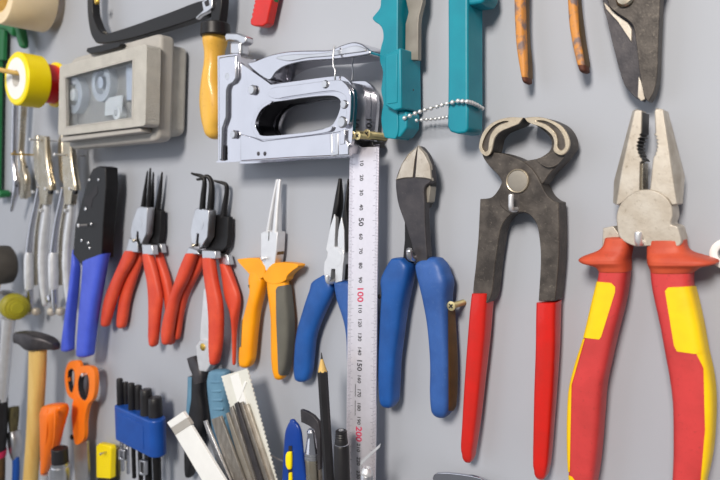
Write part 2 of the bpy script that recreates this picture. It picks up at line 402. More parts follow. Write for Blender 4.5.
patch('yellow_inset', rowsR, 15, 8.5, [(665, 291), (668, 287.5), (700, 286), (725, 353), (695, 354), (677, 351.5), (674, 346)], 'yellow', h2, n=4, cap0=1, cap1=9)
for q in ([(696, 353), (730, 352), (730, 368), (703.5, 368)], [(703.5, 368), (730, 368), (730, 430), (705, 430)], [(705, 430), (730, 430), (730, 500), (699, 500)]):
    patch('yellow_inset', rowsR, 15, 8.5, q, 'yellow', h2, n=4, cap0=1, cap1=9)
for q in ([(576, 339), (584.6, 339), (571.4, 385), (555, 385)], [(571.4, 385), (569.6, 472), (555, 472), (555, 385)]):
    patch('yellow_inset', rowsL, 15, 8.5, q, 'yellow', h, n=4, cap0=1, cap1=9)
loft('collar', [(238, 605, 634), (245, 603, 634), (250, 597.5, 633.5), (255, 584, 633), (258.5, 579, 632.5), (262, 582, 632.5), (266, 595, 632.5), (271, 599, 632.5)], 15, [8, 8.3, 9, 11, 12, 12, 10, 8.8], 'redworn', t, n=3.6, cap0=.8, cap1=.5)
loft('collar', [(240, 647, 687.5), (247, 647, 689), (252, 647, 694), (256.5, 647, 708), (260, 647.5, 719), (263.5, 648, 719), (267, 649.5, 704), (272, 651, 696)], 15, [8, 8.3, 9, 11, 12, 12, 10, 8.8], 'redworn', t, n=3.6, cap0=.8, cap1=.5)
nail(638.3, 233, 28, 'pale steel nail under the joint of the red and yellow pliers', 1.75, hook=5)

# ------------------------------------------------------------------ carpenter's pincers
t = thing('carpenter_pincers', 'forged carpenter pincers with round open jaws and long red handle sleeves', 'pincers', W(513, 478, 12))
B_out = [(545, 120), (556, 123.5), (564, 131), (568, 142), (567, 152), (560, 163), (550, 173), (543, 183), (532, 192), (522, 203), (513, 212.5), (506, 219), (501, 228), (498.5, 240), (495.3, 262), (489.5, 300), (473.5, 300), (476, 262), (478, 240), (479.5, 210), (480, 199, 0), (491, 197.5), (498, 190), (504, 178), (514, 166), (525, 161), (536, 159), (543, 156), (550, 150), (551.5, 142), (548, 135), (540, 128), (530, 121)]
plate('back_half', B_out, 5, 16, 'iron', t, .6, smooth=True)
A_out = [(482.5, 150), (490, 152), (500, 153), (508, 155), (518, 159), (529, 166), (537, 176), (542.5, 187), (547, 195), (553, 200.5), (558.2, 202.5, 0), (559, 230), (558.6, 260), (555, 301, 0), (538.4, 301, 0), (540.6, 262), (539.5, 240), (536.5, 224), (529, 214.5), (520, 212), (512, 214.5, 0), (500, 205), (502, 192), (501.5, 182), (498, 175), (490, 167), (483, 157)]
plate('front_half', A_out, 5, 17, 'iron', t, .6, smooth=True)
jawL = [(523, 117.6, 0), (510, 117.3), (498, 120), (488, 126), (481.7, 135), (479, 146), (481, 152.5), (486, 156), (490.5, 153), (492.5, 146), (494.5, 138), (500, 131.7), (511, 126.8), (518.5, 123.5)]
grL = [(508.5, 121.6), (498, 126), (491.5, 133.5), (489, 142), (488, 150), (484.5, 151.5), (482, 146), (485.5, 135.5), (492.5, 126.5), (502, 121.5)]
plate('jaw', jawL, 6, 19.8, 'iron', t, .3, holes=[grL], smooth=True)
plate('worn_rim', jawL, 19.6, 21, 'ironrim', t, .4, holes=[grL], smooth=True)
plate('jaw_groove', grL, 8, 19.6, 'iron', t, 0, smooth=True)
jawR = [(524.5, 117.8, 0), (536.7, 116.8), (548, 119), (560, 125), (566.7, 133), (569.7, 142.5), (568, 150), (562.5, 155), (556.7, 153.7), (553.3, 150), (554, 142.5), (551.3, 135), (543, 128), (533, 124.3), (527.5, 122)]
grR = [(536, 120.8), (546.7, 125), (554.5, 132), (557.5, 140), (557.5, 147), (561, 150.5), (565, 146.5), (563.5, 137), (557, 127.5), (546, 121.3)]
plate('jaw', jawR, 6, 19.8, 'iron', t, .3, holes=[grR], smooth=True)
plate('worn_rim', jawR, 19.6, 21, 'ironrim', t, .4, holes=[grR], smooth=True)
plate('jaw_groove', grR, 8, 19.6, 'iron', t, 0, smooth=True)
plate('jaw_lip', [(537, 159), (545, 157), (552, 152.5), (560, 154.5), (566, 153), (560, 162), (552, 167), (544, 166)], 6, 18.4, 'iron', t, .6, smooth=True)
r_ = disc('rivet', 518.2, 181, 16.5, 6.5, 1.6, 'dull', t, .2)
lathe('rivet_rim', W(518.2, 181, 16.6), OUT, [(0, 6.2), (0, 7.0), (1.5, 6.9), (1.8, 6.5), (1.6, 6.1), (0, 6.2)], 'ironrim', t, 32)
loft('handle_sleeve', [(292.5, 472, 495), (310, 470, 493.5), (340, 467.5, 491), (380, 464.5, 486.5), (420, 462, 482), (444, 460.5, 478.5), (452, 461.5, 477)], 11, [7, 7, 6.5, 6, 5.5, 5, 4.6], 'red', t, n=4.2, cap0=.4, cap1=7)
loft('handle_sleeve', [(301.5, 536.5, 562), (320, 536, 561.5), (350, 535.5, 560.5), (390, 534, 558), (430, 533, 555), (460, 532.5, 552.5), (468, 533.5, 551)], 11, [7, 7, 6.5, 6, 5.5, 5, 4.6], 'red', t, n=4.2, cap0=.4, cap1=7)
nail(511.2, 195.5, 24, 'bright bent nail under the rivet of the carpenter pincers', 1.6, hook=8)

# ------------------------------------------------------------------ diagonal cutters
t = thing('diagonal_cutters', 'dark steel diagonal cutters with dusty blue rubber grips', 'cutters', W(418, 418, 14))
sil = [(417.6, 145.5, 0), (425, 153.5), (430, 165), (431.5, 180), (424.5, 188), (424.8, 205), (425, 222), (427.5, 262, 0), (414, 262, 0), (412, 247), (405, 224), (399, 207), (396.5, 195), (395.6, 182), (398, 172), (402.5, 163), (409, 154.5)]
plate('front_half', sil, 13, 19, 'gun', t, .6, smooth=True)
plate('back_half', [(404.5, 222), (412, 230), (416, 262), (402.5, 262), (404.5, 240)], 6, 14, 'black', t, .5)
frustum('jaw_bevel', [(417.8, 147), (424, 154), (429.5, 165), (431, 179), (425, 177.6), (415.5, 177)], [(418, 145), (426, 153.5), (431, 165), (432.5, 181), (425, 179), (415, 178.5)], 20.5, 18.5, 17, 'bare', t, .15)
frustum('jaw_bevel', [(416.8, 148), (414.5, 160), (412.5, 177), (404, 177.5), (397, 179), (402.5, 164), (409, 155)], [(417.5, 146), (415.5, 160), (413.5, 178.5), (404, 179), (395.5, 180.5), (401.5, 164), (408, 154)], 20.3, 18.5, 17, 'bare', t, .15)
plate('joint_cut', [(424, 187), (428, 181), (430.5, 188), (429, 202), (424, 204)], 9, 16, 'dull', t, .3)
plate('jaw_back', [(417, 147), (423.5, 152), (428, 161), (430, 172), (431, 184), (429, 197), (425.5, 208), (421, 200), (420, 170)], 8, 15, 'black', t, .5, smooth=True)
gl = [(259, 391, 410), (266, 386.5, 415.5), (279, 380.8, 415), (292, 381.5, 412.5), (310, 380.5, 409), (335, 379.3, 405.5), (360, 378.4, 402.5), (385, 378.3, 401.3), (398, 379, 400.5)]
loft('grip', gl, 13, [6, 7, 8, 8, 7.5, 7, 7, 7, 6.5], 'blue', t, n=3.8, cap0=1.2, cap1=7)
gr = [(259.5, 419.5, 444), (265, 415.6, 449), (273, 416.5, 452), (282, 418.8, 455), (300, 423, 453.5), (325, 427.3, 455), (360, 430, 457), (390, 429.7, 457), (405, 430.5, 456)]
g2 = loft('grip', gr, 13, [6, 7.5, 8, 8.5, 8, 8, 8, 8, 7.5], 'bluedusty', t, n=3.8, cap0=1.8, cap1=8.5)
patch('brown_side', gr, 13, [6, 7.5, 8, 8.5, 8, 8, 8, 8, 7.5], [(448, 306), (470, 306), (470, 411), (448.5, 411)], 'brown', g2, n=3.8, cap0=1.8, cap1=8.5)  # worn brown core showing along the right side
nail(409.5, 251, 24, 'thick steel nail in the fork of the diagonal cutters', 2.3, hook=5, m='satin')
screw(451.3, 306, 16, 'brass cross-head screw beside the right grip of the diagonal cutters', 3.1)

# ------------------------------------------------------------------ steel ruler
t = thing('steel_ruler', 'narrow steel ruler hanging upright with black and red millimetre numerals', 'ruler', W(361, 520, 19))
RD = 20.0
def rx(y, f):                               # photo x at fraction f of the ruler's width, row y
    k = (y-147)/290.0; return (349.6-3.4*k) + f*(29.0 + .4*k)
plate('blade', [(rx(147, 0), 147.4), (rx(147, 1), 146.8), (rx(520, 1), 520), (rx(520, 0), 520)], RD-1.0, RD, 'ruler', t, .15)
p10, p200 = W(rx(163, .42), 163.0, RD), W(rx(434, .42), 434.0, RD)
down = (p200-p10)/190.0                     # one millimetre along the ruler
across = (W(rx(300, 1), 300, RD) - W(rx(300, 0), 300, RD)); RWID = across.length; across.normalize()
zero = p10 - down*10; left_e = (W(rx(163, 0), 163, RD)-p10).length; right_e = RWID-left_e
bm = bmesh.new()
def tick(mm, x0, x1, wd):
    c = zero + down*mm + Vector((0, -.00006, 0)); u = down.normalized()*wd*.0005
    a, b_ = c + across*x0, c + across*x1
    bm.faces.new([bm.verts.new(v) for v in (a-u, b_-u, b_+u, a+u)])
for mm in range(0, 262):
    ln = .0052 if mm % 10 == 0 else (.0042 if mm % 5 == 0 else .003)
    tick(mm, -left_e, -left_e+ln, .22); tick(mm, right_e-ln, right_e, .22)
tk = from_bm(bm, 'graduation_marks', 'faintink', t); tk['kind'] = 'stuff'
def text_mesh(s, size):
    cu = bpy.data.curves.new('numeral', 'FONT'); cu.body = s; cu.size = size; cu.align_x = 'CENTER'; cu.align_y = 'CENTER'; cu.extrude = .00003; cu.offset = size*.016; cu.resolution_u = 3
    o = bpy.data.objects.new('numeral_tmp', cu); COL.objects.link(o); dg = bpy.context.evaluated_depsgraph_get()
    me = bpy.data.meshes.new_from_object(o.evaluated_get(dg)); bpy.data.objects.remove(o); bpy.data.curves.remove(cu); return me
def numeral(s, c, xdir, ydir, size, m, parent, name='numeral'):
    me = text_mesh(s, size); xd, yd = xdir.normalized(), ydir.normalized(); zd = xd.cross(yd)
    me.transform(Matrix(((xd.x, yd.x, zd.x, c.x), (xd.y, yd.y, zd.y, c.y), (xd.z, yd.z, zd.z, c.z), (0, 0, 0, 1))))
    return finish(me, name, m, parent, c)
for mm in range(10, 260, 10):
    big = mm % 50 == 0; red = mm % 100 == 0
    numeral(str(mm), zero + down*mm + Vector((0, -.00009, 0)), down, across, .0076 if red else (.0060 if big else .0043), 'redink' if red else 'ink', t)
bm = bmesh.new()
for (f, m0, m1, wd) in ((.30, 164, 173, .5), (.30, 176, 187, .5)):
    a, b_ = zero + down*m0 + across*(-.0034) + Vector((0, -.00007, 0)), zero + down*m1 + across*(-.0034) + Vector((0, -.00007, 0)); u = across*wd*.0005
    bm.faces.new([bm.verts.new(v) for v in (a-u, a+u, b_+u, b_-u)])
from_bm(bm, 'printed_line', 'ink', t)
screw(367, 134, 22, 'larger brass cross-head screw above the steel ruler', 3.2)
screw(357.6, 135.8, 31, 'brass screw close to the stapler, above the steel ruler', 2.8)
plate('hanging_clip', [(349, 142), (356, 140.5), (372, 141), (374, 147), (350, 148)], 4, 17.5, 'black', t, .4)
screw(379.6, 296.5, 17, 'small dark screw at the edge of the steel ruler', 1.6, m='black')

# ------------------------------------------------------------------ worn orange handles of an old tool
t = thing('old_pincers', 'old tool with two curved handles in chipped orange paint, hung handles down', 'pincers', W(552, 84, 8))
ho = [(-60, 516, 534), (-30, 514.5, 530), (0, 514.3, 529), (25, 515, 529), (45, 516.3, 530), (60, 518.3, 531.5), (78, 521.5, 532)]
h = loft('handle', ho, 11, 5.0, 'oldorange', t, n=3.2, cap0=1, cap1=1)
patch('brown_side', ho, 11, 5.0, [(524.5, -40), (540, -40), (540, 79), (528.6, 79)], 'brown', h, n=3.2, cap0=1, cap1=1, grow=.15)  # right side of each handle coloured brown
loft('worn_tip', [(78, 521.6, 532), (81.5, 522.4, 532.4)], 11, 4.8, 'rust', h, n=3, cap0=0, cap1=1.8)
ho = [(-60, 562, 578), (-30, 565, 579.5), (0, 567.5, 581), (25, 569.2, 583.7), (45, 572.5, 586.5), (60, 575.8, 589), (66, 577.5, 589.6)]
h = loft('handle', ho, 11, 5.0, 'oldorange', t, n=3.2, cap0=1, cap1=1)
patch('brown_side', ho, 11, 5.0, [(576.8, -40), (600, -40), (600, 67), (585.5, 67), (579, 30)], 'brown', h, n=3.2, cap0=1, cap1=1, grow=.15)
loft('worn_tip', [(66, 577.5, 589.7), (70.5, 579, 590.2)], 11, 4.8, 'rust', h, n=3, cap0=0, cap1=1.8)
plate('joint', [(514, -62), (540, -78), (556, -82), (578, -62), (572, -50), (546, -62), (524, -48)], 6, 14, 'oldorange', t, .6)

# ------------------------------------------------------------------ tin snips
t = thing('tin_snips', 'dark tin snips hung with closed blades pointing down', 'snips', W(642, 101, 8))
plate('left_blade', [(598, -30), (602, -5), (604, 10), (607, 19), (613, 45), (622.5, 80), (630, 92), (637, 98.6), (642, 101, 0), (644, 92), (644, 70), (642, 40), (638, 10), (636, -30)], 5, 12, 'gun', t, .6, smooth=True)
plate('right_blade', [(606, -30), (608, 2), (616, 12), (628, 20), (634, 28), (637, 48), (640, 74), (644, 95), (648, 101.5, 0), (653, 93), (657, 76), (658.3, 40), (660, 0), (661, -30)], 8, 16, 'iron', t, .7, smooth=True)
plate('ground_edge', [(603.6, 2), (606, 9), (618, 22), (631.4, 42), (631.6, 29), (628, 23), (616, 14)], 11.5, 13.0, 'bare', t, .2)
plate('ground_tip', [(638.6, 76), (637.6, 97), (641, 101), (645.2, 99), (642.5, 86)], 12, 13, 'bare', t, .2)
disc('pivot_bolt', 626, -1.5, 15.5, 4.4, 3.4, 'nickel', t, .4)
loft('handle', [(-70, 640, 668), (-45, 630, 662), (-20, 612, 660)], 10, 5, 'iron', t, n=4, cap0=1, cap1=0)

# ------------------------------------------------------------------ teal cutters with bead chain
t = thing('teal_cutters', 'teal plastic handled cutters with a bead chain across the handles', 'cutters', W(430, 138, 10))
lf = [(382, -60), (381, -20), (380.6, 0), (379.5, 8), (375, 14), (372.3, 18), (374.5, 21.5), (379.5, 25), (382.3, 30), (383, 38), (381, 46), (379.5, 55), (380, 63), (382.5, 71), (382, 80), (380.8, 90), (382, 97), (383, 104), (381.5, 112), (381, 122), (383.5, 135), (386, 138), (395, 139, 0), (398, 130), (397.5, 100), (397.8, 0), (398, -60, 0)]
plate('left_handle', lf, 6, 22, 'teal', t, 1.2, smooth=True, seg=3)
plate('blade', [(406, -60), (405.8, 0), (408.3, 12), (407, 18), (405.3, 24), (405, 60), (418, 60), (418.2, 24), (419, 16), (422.5, 2), (424, -60)], 11, 15, 'dull', t, .4)
plate('sheath', [(384.5, 54.5), (400.5, 47.5), (401.3, 108.5), (394, 110.5), (385, 105.5)], 4, 27, 'teal', t, 1.0, seg=3)
plate('sheath_inset', [(386.5, 56), (397, 53.5), (397, 102.5), (387, 104)], 25, 27.5, 'teal', t, .3)
plate('chain_lug', [(384, 110), (396, 112), (404, 110), (407, 114), (406.5, 128), (400, 137), (386, 138)], 6, 21, 'teal', t, 1.0, seg=3)
disc('lug_hole', 404.3, 118, 20.9, 1.1, .3, 'ink', t)
disc('drain_hole', 413.5, 90, 15.5, .5, .4, 'ink', t)
rf = [(447.8, -60), (447.8, 0), (448, 60), (447.6, 110), (447.3, 126), (449.5, 131.5), (457, 133.8), (465, 133), (467.5, 129.5), (467.8, 110), (467.6, 60), (467.5, 0), (467.5, -60)]
plate('right_handle', rf, 7, 26, 'teal', t, 2.2, seg=3)
plate('stop_flange', [(462, -30), (484, -30), (486, -4), (482, 3), (470, 5), (464, 4)], 8, 24, 'teal', t, 1.5, seg=3)
ch = thing('bead_chain_tmp', 'x', 'x', W(430, 110, 20)); bpy.data.objects.remove(ch)
def beads(name, pts, n_, par, r=1.45):
    k = len(pts)-1; bm = bmesh.new(); cs = []
    for i in range(n_):
        s = i/(n_-1)*k; a = min(int(s), k-1); f = s-a
        cs.append(W(*pts[a]).lerp(W(*pts[a+1]), f))
    for c in cs: bmesh.ops.create_icosphere(bm, subdivisions=2, radius=r*.001, matrix=Matrix.Translation(c))
    o = from_bm(bm, name, 'whitesteel', par, 180); tube('link_wire', cs, .4, 'nickel', o, 6, 1); return o
beads('bead_chain', [(404.5, 118, 22), (415, 113.4, 23), (425, 110, 25), (437, 106.5, 27), (447, 103.6, 28), (458, 101, 28.6), (467, 101.6, 28.4), (472, 103, 24), (477, 105.2, 18), (482, 108.5, 12)], 19, t)
beads('bead_chain', [(411, 121, 12), (425, 119.6, 8), (437, 118.8, 8), (447, 117, 10)], 9, t, 1.3)

# ------------------------------------------------------------------ chrome staple gun
t = thing('staple_gun', 'chrome hand staple gun with squeeze lever and open grip', 'staple gun', W(285, 160, 20))
hole = [(271.5, 102.5), (285, 100.3), (305, 97.3), (326, 95.4), (336, 96.6), (340.6, 101), (340, 109), (336, 119.5), (330, 126.5), (316, 130.6), (295, 133.6), (276, 135.6), (264, 135.8), (258, 131.5), (255.4, 125), (257, 117), (262, 108.5)]
body = [(217.5, 56, 0), (237.5, 53.6, 0), (239, 62, 0), (268, 82.5), (272, 84.6), (290, 82), (335, 76.3), (346, 78.5), (352.5, 87), (354.5, 100), (353, 125), (351.5, 142), (349.5, 145.5, 0), (349.3, 155.5, 0), (290, 158.3), (222, 162.6), (218.2, 160.5, 0)]
plate('side_plate', body, 31, 34, 'chrome', t, .9, holes=[hole], smooth=True, seg=3)
plate('side_plate', [(p[0]+24 if False else p[0], p[1]) + tuple(p[2:]) for p in body], 10, 12, 'chrome', t, .5, holes=[hole], smooth=True) if False else None
core = [(219.5, 58), (236, 56), (238, 64), (268, 85), (274, 87), (335, 79), (345, 81), (350.5, 89), (352, 100), (350, 143), (347.5, 153.5), (222, 160)]
chole = [(270, 101), (305, 95.5), (327, 94), (338, 96), (342, 101), (341, 111), (336.5, 121), (330, 128), (295, 135.5), (264, 137.5), (256, 132), (253.8, 125), (255.5, 116), (262, 107)]
plate('core', core, 10, 31, 'chrome', t, .4, holes=[chole])
liner = [(268, 97), (305, 92), (328, 90.5), (341, 93), (345.5, 101), (344.5, 112), (339.5, 123), (332, 131), (295, 139), (263, 141), (252.5, 135), (250, 125), (252, 114), (260, 103)]
plate('grip_hollow_shade', liner, 11, 30.5, 'darkcore', t, .2, holes=[[(270.6, 101.8), (305, 96.4), (327, 94.8), (337.4, 96.8), (341.2, 101.4), (340.3, 110.5), (336, 120.2), (329.8, 127.2), (295, 134.6), (264, 136.7), (256.8, 131.6), (254.6, 125), (256.2, 116.5), (262.4, 107.8)]])  # added dark ring, stands in for the shade of the hollow grip
# far side plate: same outline pushed back to the wall side
bm = bmesh.new()
def far_ring(ps): 
    vs = []
    for p in spline(ps, 5):
        w = W(p[0], p[1], 34); vs.append(bm.verts.new(Vector((w.x, -.010, w.z))))
    return [bm.edges.new((vs[i], vs[(i+1) % len(vs)])) for i in range(len(vs))]
bmesh.ops.triangle_fill(bm, use_beauty=True, use_dissolve=False, edges=far_ring(body)+far_ring(hole), normal=(0, -1, 0))
r = bmesh.ops.extrude_face_region(bm, geom=list(bm.faces))
for g in r['geom']:
    if isinstance(g, bmesh.types.BMVert): g.co.y = -.007
from_bm(bm, 'side_plate', 'chrome', t, 40, .6)
rp = W(354.8, 118, 33); numeral('10', Vector((rp.x+.0006, -.019, rp.z-.002)), Vector((0, 0, -1)), Vector((0, 1, 0)), .008, 'ink', t, 'stamped_number')
# raised pressings on the near plate
plate('nose_strap', [(218, 57), (236, 54.6), (236.3, 78), (233, 83), (228, 85.5), (226.6, 90), (226.4, 117), (222.5, 128), (221.5, 161), (218.5, 160.5)], 33.5, 37, 'chrome', t, 1.6, seg=4)
plate('grip_rib', [(272, 88), (290, 85.6), (335, 80), (344, 82.5), (349.5, 90), (351, 100), (349.5, 122), (346, 122), (346.5, 101), (344, 95), (337, 91.5), (326, 91.2), (290, 96.3), (276, 98.6), (268, 95)], 33.5, 37.2, 'chrome', t, 2.2, smooth=True, seg=5)
plate('hole_rim', [(252.6, 119), (260, 107), (269, 101), (271.5, 102.5), (262, 108.8), (257, 117), (255.4, 125), (258, 131.5), (264, 135.8), (295, 133.6), (318, 130.4), (330, 126.5), (332, 128), (326, 132.4), (295, 136.8), (262, 139.4), (254.6, 134), (251.6, 125.5)], 33.5, 36.0, 'chrome', t, .9, smooth=True, seg=3)
plate('magazine', [(240.4, 134), (254, 137.5), (262, 141), (330, 133), (340, 131), (348.6, 144), (348.6, 155), (290, 157.6), (240.4, 161)], 33.6, 35.6, 'chrome', t, .6)
plate('magazine_catch', [(329.5, 134.5), (332, 134.2), (332, 152.5), (335, 152.6), (335, 134), (338, 133.6), (338.4, 154.6), (331, 156)], 34, 36, 'satin', t, .3)
plate('catch_tab', [(340, 131), (345, 129.5), (344.5, 144), (340, 144.6)], 34, 36, 'chrome', t, .3)
plate('nose_slot', [(221.4, 146), (225, 145.5), (225, 160), (221.4, 160.4)], 34.5, 35.4, 'darkcore', t, .1)
for (x, y, rr) in ((229, 76.5, 3.2), (253, 90, 3.8), (326, 84.5, 2.8), (345, 104.5, 2.9), (343, 122.3, 3.9), (234.5, 134.5, 3.4)):
    disc('rivet', x, y, 35 if x < 300 else 36.6, rr, 2.2, 'satin', t, .5)
for x in (260.5, 267): disc('spring_stud', x, 153.8, 33.5, 2.0, 2.4, 'gun', t, .4)
# lever
lev = [(247.5, 64.5), (255, 61), (272.5, 54.3), (292, 51), (312, 50.3), (330, 49.8), (340, 45.6), (352, 42), (361, 43.4), (369, 49.5), (370.3, 53), (366, 55), (346, 58), (330, 59.6), (305, 61.4), (286, 65.8), (276, 72), (267.5, 80)]
plate('lever', lev, 11, 32, 'chrome', t, 1.4, smooth=True, seg=3)
plate('lever_rib', [(276, 57.5), (292, 54.5), (318, 53.5), (338, 50), (356, 45.5), (366, 50.5), (348, 53.5), (330, 56), (306, 58), (288, 61)], 31.5, 33.0, 'satin', t, .8, smooth=True)
# tension screw on top
plate('tension_screw', [(229, 41), (240.3, 41), (240.3, 55), (229, 56)], 18, 28, 'satin', t, 2.5, seg=3)
plate('screw_wing', [(224, 36), (226, 32.6), (238, 33), (246, 36.5), (246, 42), (242, 44.5), (237, 41), (229, 40), (225.5, 41)], 19, 27, 'satin', t, 1.2, seg=3)
# bail wire that locks the lever
tube('bail_wire', [W(334.5, 46, 35), W(333.2, 55, 36.5), W(333.4, 66, 36.5), (W(335, 70, 36.5)), W(335, 78, 36.5), W(335.6, 84, 35)], .65, 'satin', t, 8)
tube('bail_wire', [W(352.4, 59, 12), W(352.2, 66, 11), W(353, 72, 11), W(352, 80, 11)], .65, 'satin', t, 8)
nail(262, 131, 13, 'nail inside the grip opening of the staple gun', 1.5, 2.4, 'satin')

# ------------------------------------------------------------------ blue needle-nose pliers
t = thing('needle_nose_pliers', 'needle-nose pliers with pale joint and blue grips, partly behind the ruler', 'pliers', W(330, 382, 9))
loft('jaw', [(179, 338.4, 342), (195, 335.4, 343.4), (209, 333, 343.2), (222, 330.8, 340.5), (238, 328.6, 339)], 9, [1.2, 3, 4, 4, 4], 'black', t, n=3, cap0=.5, cap1=0)
loft('jaw', [(179.5, 347.4, 350.2), (195, 345.5, 351.5), (209, 343.4, 352.5), (230, 341, 354), (252, 340, 355)], 8.5, [1.2, 3, 4, 4, 4], 'black', t, n=3, cap0=.5, cap1=0)
plate('jaw_face', [(334.3, 214), (335.6, 219), (334.4, 247), (327.5, 252), (326, 249.5), (330.2, 227)], 10, 13.6, 'whitesteel', t, .2)
plate('jaw_face', [(341.4, 217), (344, 230), (344.5, 254), (338, 250), (337.6, 240), (338.5, 229)], 10, 13.4, 'whitesteel', t, .2)
plate('joint', [(327.5, 251), (331, 247.5), (337, 246.5), (343, 250), (344.2, 256), (343, 265), (342, 281), (335.3, 283), (335, 269), (331.2, 269), (330, 284), (325, 280), (323.6, 270), (324.4, 262), (327, 257)], 6, 13.8, 'whitesteel', t, .3)
disc('pivot', 335, 257.5, 13.5, 6.8, .5, 'whitesteel', t, .1)
plate('joint_side', [(336, 252), (346, 252), (345, 280), (337, 281)], 3, 11, 'black', t, .3)
gl = [(276, 321, 328), (282, 312, 334), (290, 309.5, 335.5), (301, 305.6, 332), (315, 301.3, 325.5), (328, 297.4, 320.3), (341, 295.2, 317), (356, 294, 315.5), (370, 293.6, 314), (376, 294.2, 312.6)]
loft('grip', gl, 9.5, [3, 4.5, 5.2, 5.5, 5.5, 5.5, 5.5, 5.5, 5.2, 5], 'blue', t, n=2.8, cap0=1, cap1=5)
gr = [(283, 334, 354), (290, 335, 359), (300, 337, 362), (312, 341, 365), (325, 344.6, 367), (341, 346.5, 368), (360, 347, 368), (376, 349, 366)]
loft('grip', gr, 9.5, [4.5, 5.2, 5.5, 5.5, 5.5, 5.5, 5.5, 5], 'bluedusty', t, n=2.8, cap0=2, cap1=5)
nail(327.4, 276, 18, 'bright nail below the joint of the blue needle-nose pliers', 1.6, hook=5)

# ------------------------------------------------------------------ yellow round-nose pliers
t = thing('round_nose_pliers', 'slim bare steel nose pliers with yellow and grey handles', 'pliers', W(270, 380, 9))
for (x0, x1, b0, b1) in ((275.8, 278.6, 265.4, 274.4), (277.4, 281.2, 272, 282)):
    loft('nose', [(179.5, x0, x1), (195, x0+(b0-x0)*.3, x1+(b1-x1)*.28), (213, x0+(b0-x0)*.65, x1+(b1-x1)*.62), (233, b0, b1)], 9.5, [.8, 2, 3, 4], 'whitesteel', t, n=2.6, cap0=.4, cap1=0)
plate('joint', [(260.7, 233), (266, 230.5), (277.4, 232), (276.6, 250), (274.5, 266), (271, 270), (266.5, 272), (262, 262), (260.6, 255)], 4, 13, 'whitesteel', t, .5)
plate('joint_seam', [(268.6, 231.2), (269.4, 231.3), (269, 240.5), (268.2, 240.5)], 12.5, 13.12, 'ink', t, 0)
plate('joint_step', [(276, 246), (277.4, 246), (277.2, 255), (275.4, 255)], 4.5, 12.0, 'brown', t, .2)
h = plate('guard', [(237.8, 261.5), (240, 258.8), (257.5, 258.4), (262, 263), (265, 268), (264, 276), (258, 280), (253, 279), (248, 273)], 6, 13.5, 'yorange', t, 1.6, smooth=True, seg=3)
rl = [(272, 250, 264), (280, 248.3, 267), (292, 249.3, 266.3), (310, 245, 262), (327, 240.7, 259.7), (345, 239.3, 258), (358, 238.6, 256.6), (363, 239, 255)]
h1 = loft('handle', rl, 9.5, [4, 5, 5.5, 5.5, 5.5, 5.5, 5.2, 5], 'yorange', t, n=3.4, cap0=1, cap1=4.5)
for q in ([(249, 285), (242, 318), (228, 318), (228, 285)], [(242, 318), (240.6, 347), (228, 347), (228, 318)]):
    patch('soft_inset', rl, 9.5, [4, 5, 5.5, 5.5, 5.5, 5.5, 5.2, 5], q, 'greysoft', h1, n=3.4, cap0=1, cap1=4.5, grow=.5)
plate('guard', [(263, 277.5), (266, 271), (270, 266), (275, 263), (285, 262.6), (296.5, 264.2), (297.5, 267), (292, 271), (287, 276), (285, 280.5), (277, 284), (268, 283)], 6, 14.2, 'yorange', t, 1.8, smooth=True, seg=3)
rr_ = [(280, 266.5, 289), (290, 267.3, 290.4), (300, 268.6, 291.6), (317, 270.6, 293.3), (335, 270.8, 293.4), (355, 271, 292), (368, 272, 290), (374, 273.5, 288)]
h2 = loft('handle', rr_, 9.5, [4, 5, 5.5, 5.5, 5.5, 5.5, 5.2, 5], 'yorange', t, n=3.2, cap0=1, cap1=5)
patch('soft_inset', rr_, 9.5, [4, 5, 5.5, 5.5, 5.5, 5.5, 5.2, 5], [(275, 291), (277.5, 286.5), (286, 285), (310, 285), (310, 375.5), (280, 375.5), (276.5, 371), (276, 317)], 'greysoft', h2, n=3.2, cap0=1, cap1=5, grow=.5)
nail(262.5, 258.5, 16, 'small nail beside the joint of the yellow nose pliers', 1.2, 1.9)

# ------------------------------------------------------------------ circlip pliers: two straight, two bent, hung in pairs
def prong(par, pts, r): tube('tip', [W(*p) for p in pts], r, 'black', par, 12)
STR = 'straight circlip pliers with red dipped handles'
# far pair members first
t = thing('circlip_pliers', STR + ', hidden behind another on the same nail', 'pliers', W(150, 348, 8))
plate('joint', [(141, 208), (155, 208.5), (160.6, 211), (160.3, 232), (158.5, 245), (150, 246), (140, 246), (138, 230)], 4, 9.5, 'black', t, .5)
prong(t, [(151.5, 211, 7), (152.5, 195, 7), (153.4, 172, 7)], [2.6, 1.9, .7]); prong(t, [(157.4, 211, 7), (160, 192, 7), (162.2, 172, 7)], [3.2, 2.2, .7])
loft('handle', [(250, 128, 143.5), (262, 125, 143), (278, 121.5, 138), (292, 119.5, 133.5), (305, 118, 130.5), (320, 116.3, 128.3), (325, 116.4, 127.3)], 6.5, 4.5, 'redgrip', t, n=2.5, cap0=1, cap1=4)
loft('handle', [(251, 154.6, 162.5), (262, 156, 166), (278, 160, 171), (295, 163, 174.4), (315, 165.5, 177), (335, 166, 177), (341, 166.5, 176)], 6.5, 4.5, 'redgrip', t, n=2.5, cap0=.5, cap1=4)
plate('bare_neck', [(154.6, 243), (160.6, 244), (162, 253), (155.6, 252.5)], 4, 9.5, 'satin', t, .5)
t = thing('circlip_pliers', STR + ', in front on its nail', 'pliers', W(136, 330, 18))
plate('joint', [(137.5, 208), (140.6, 206.6), (147.5, 207.6), (147.2, 216), (146, 234), (141, 244), (138.6, 240), (138.4, 232), (137, 231), (136, 240), (131.5, 240), (130.6, 231), (132.5, 221)], 11, 19, 'satin', t, .5)
disc('pivot', 139.6, 222, 18.8, 5.2, .4, 'satin', t, .1)
plate('joint_side', [(141, 209), (145.8, 209), (145, 236), (141, 246), (139, 246)], 10.5, 17.5, 'black', t, .4)
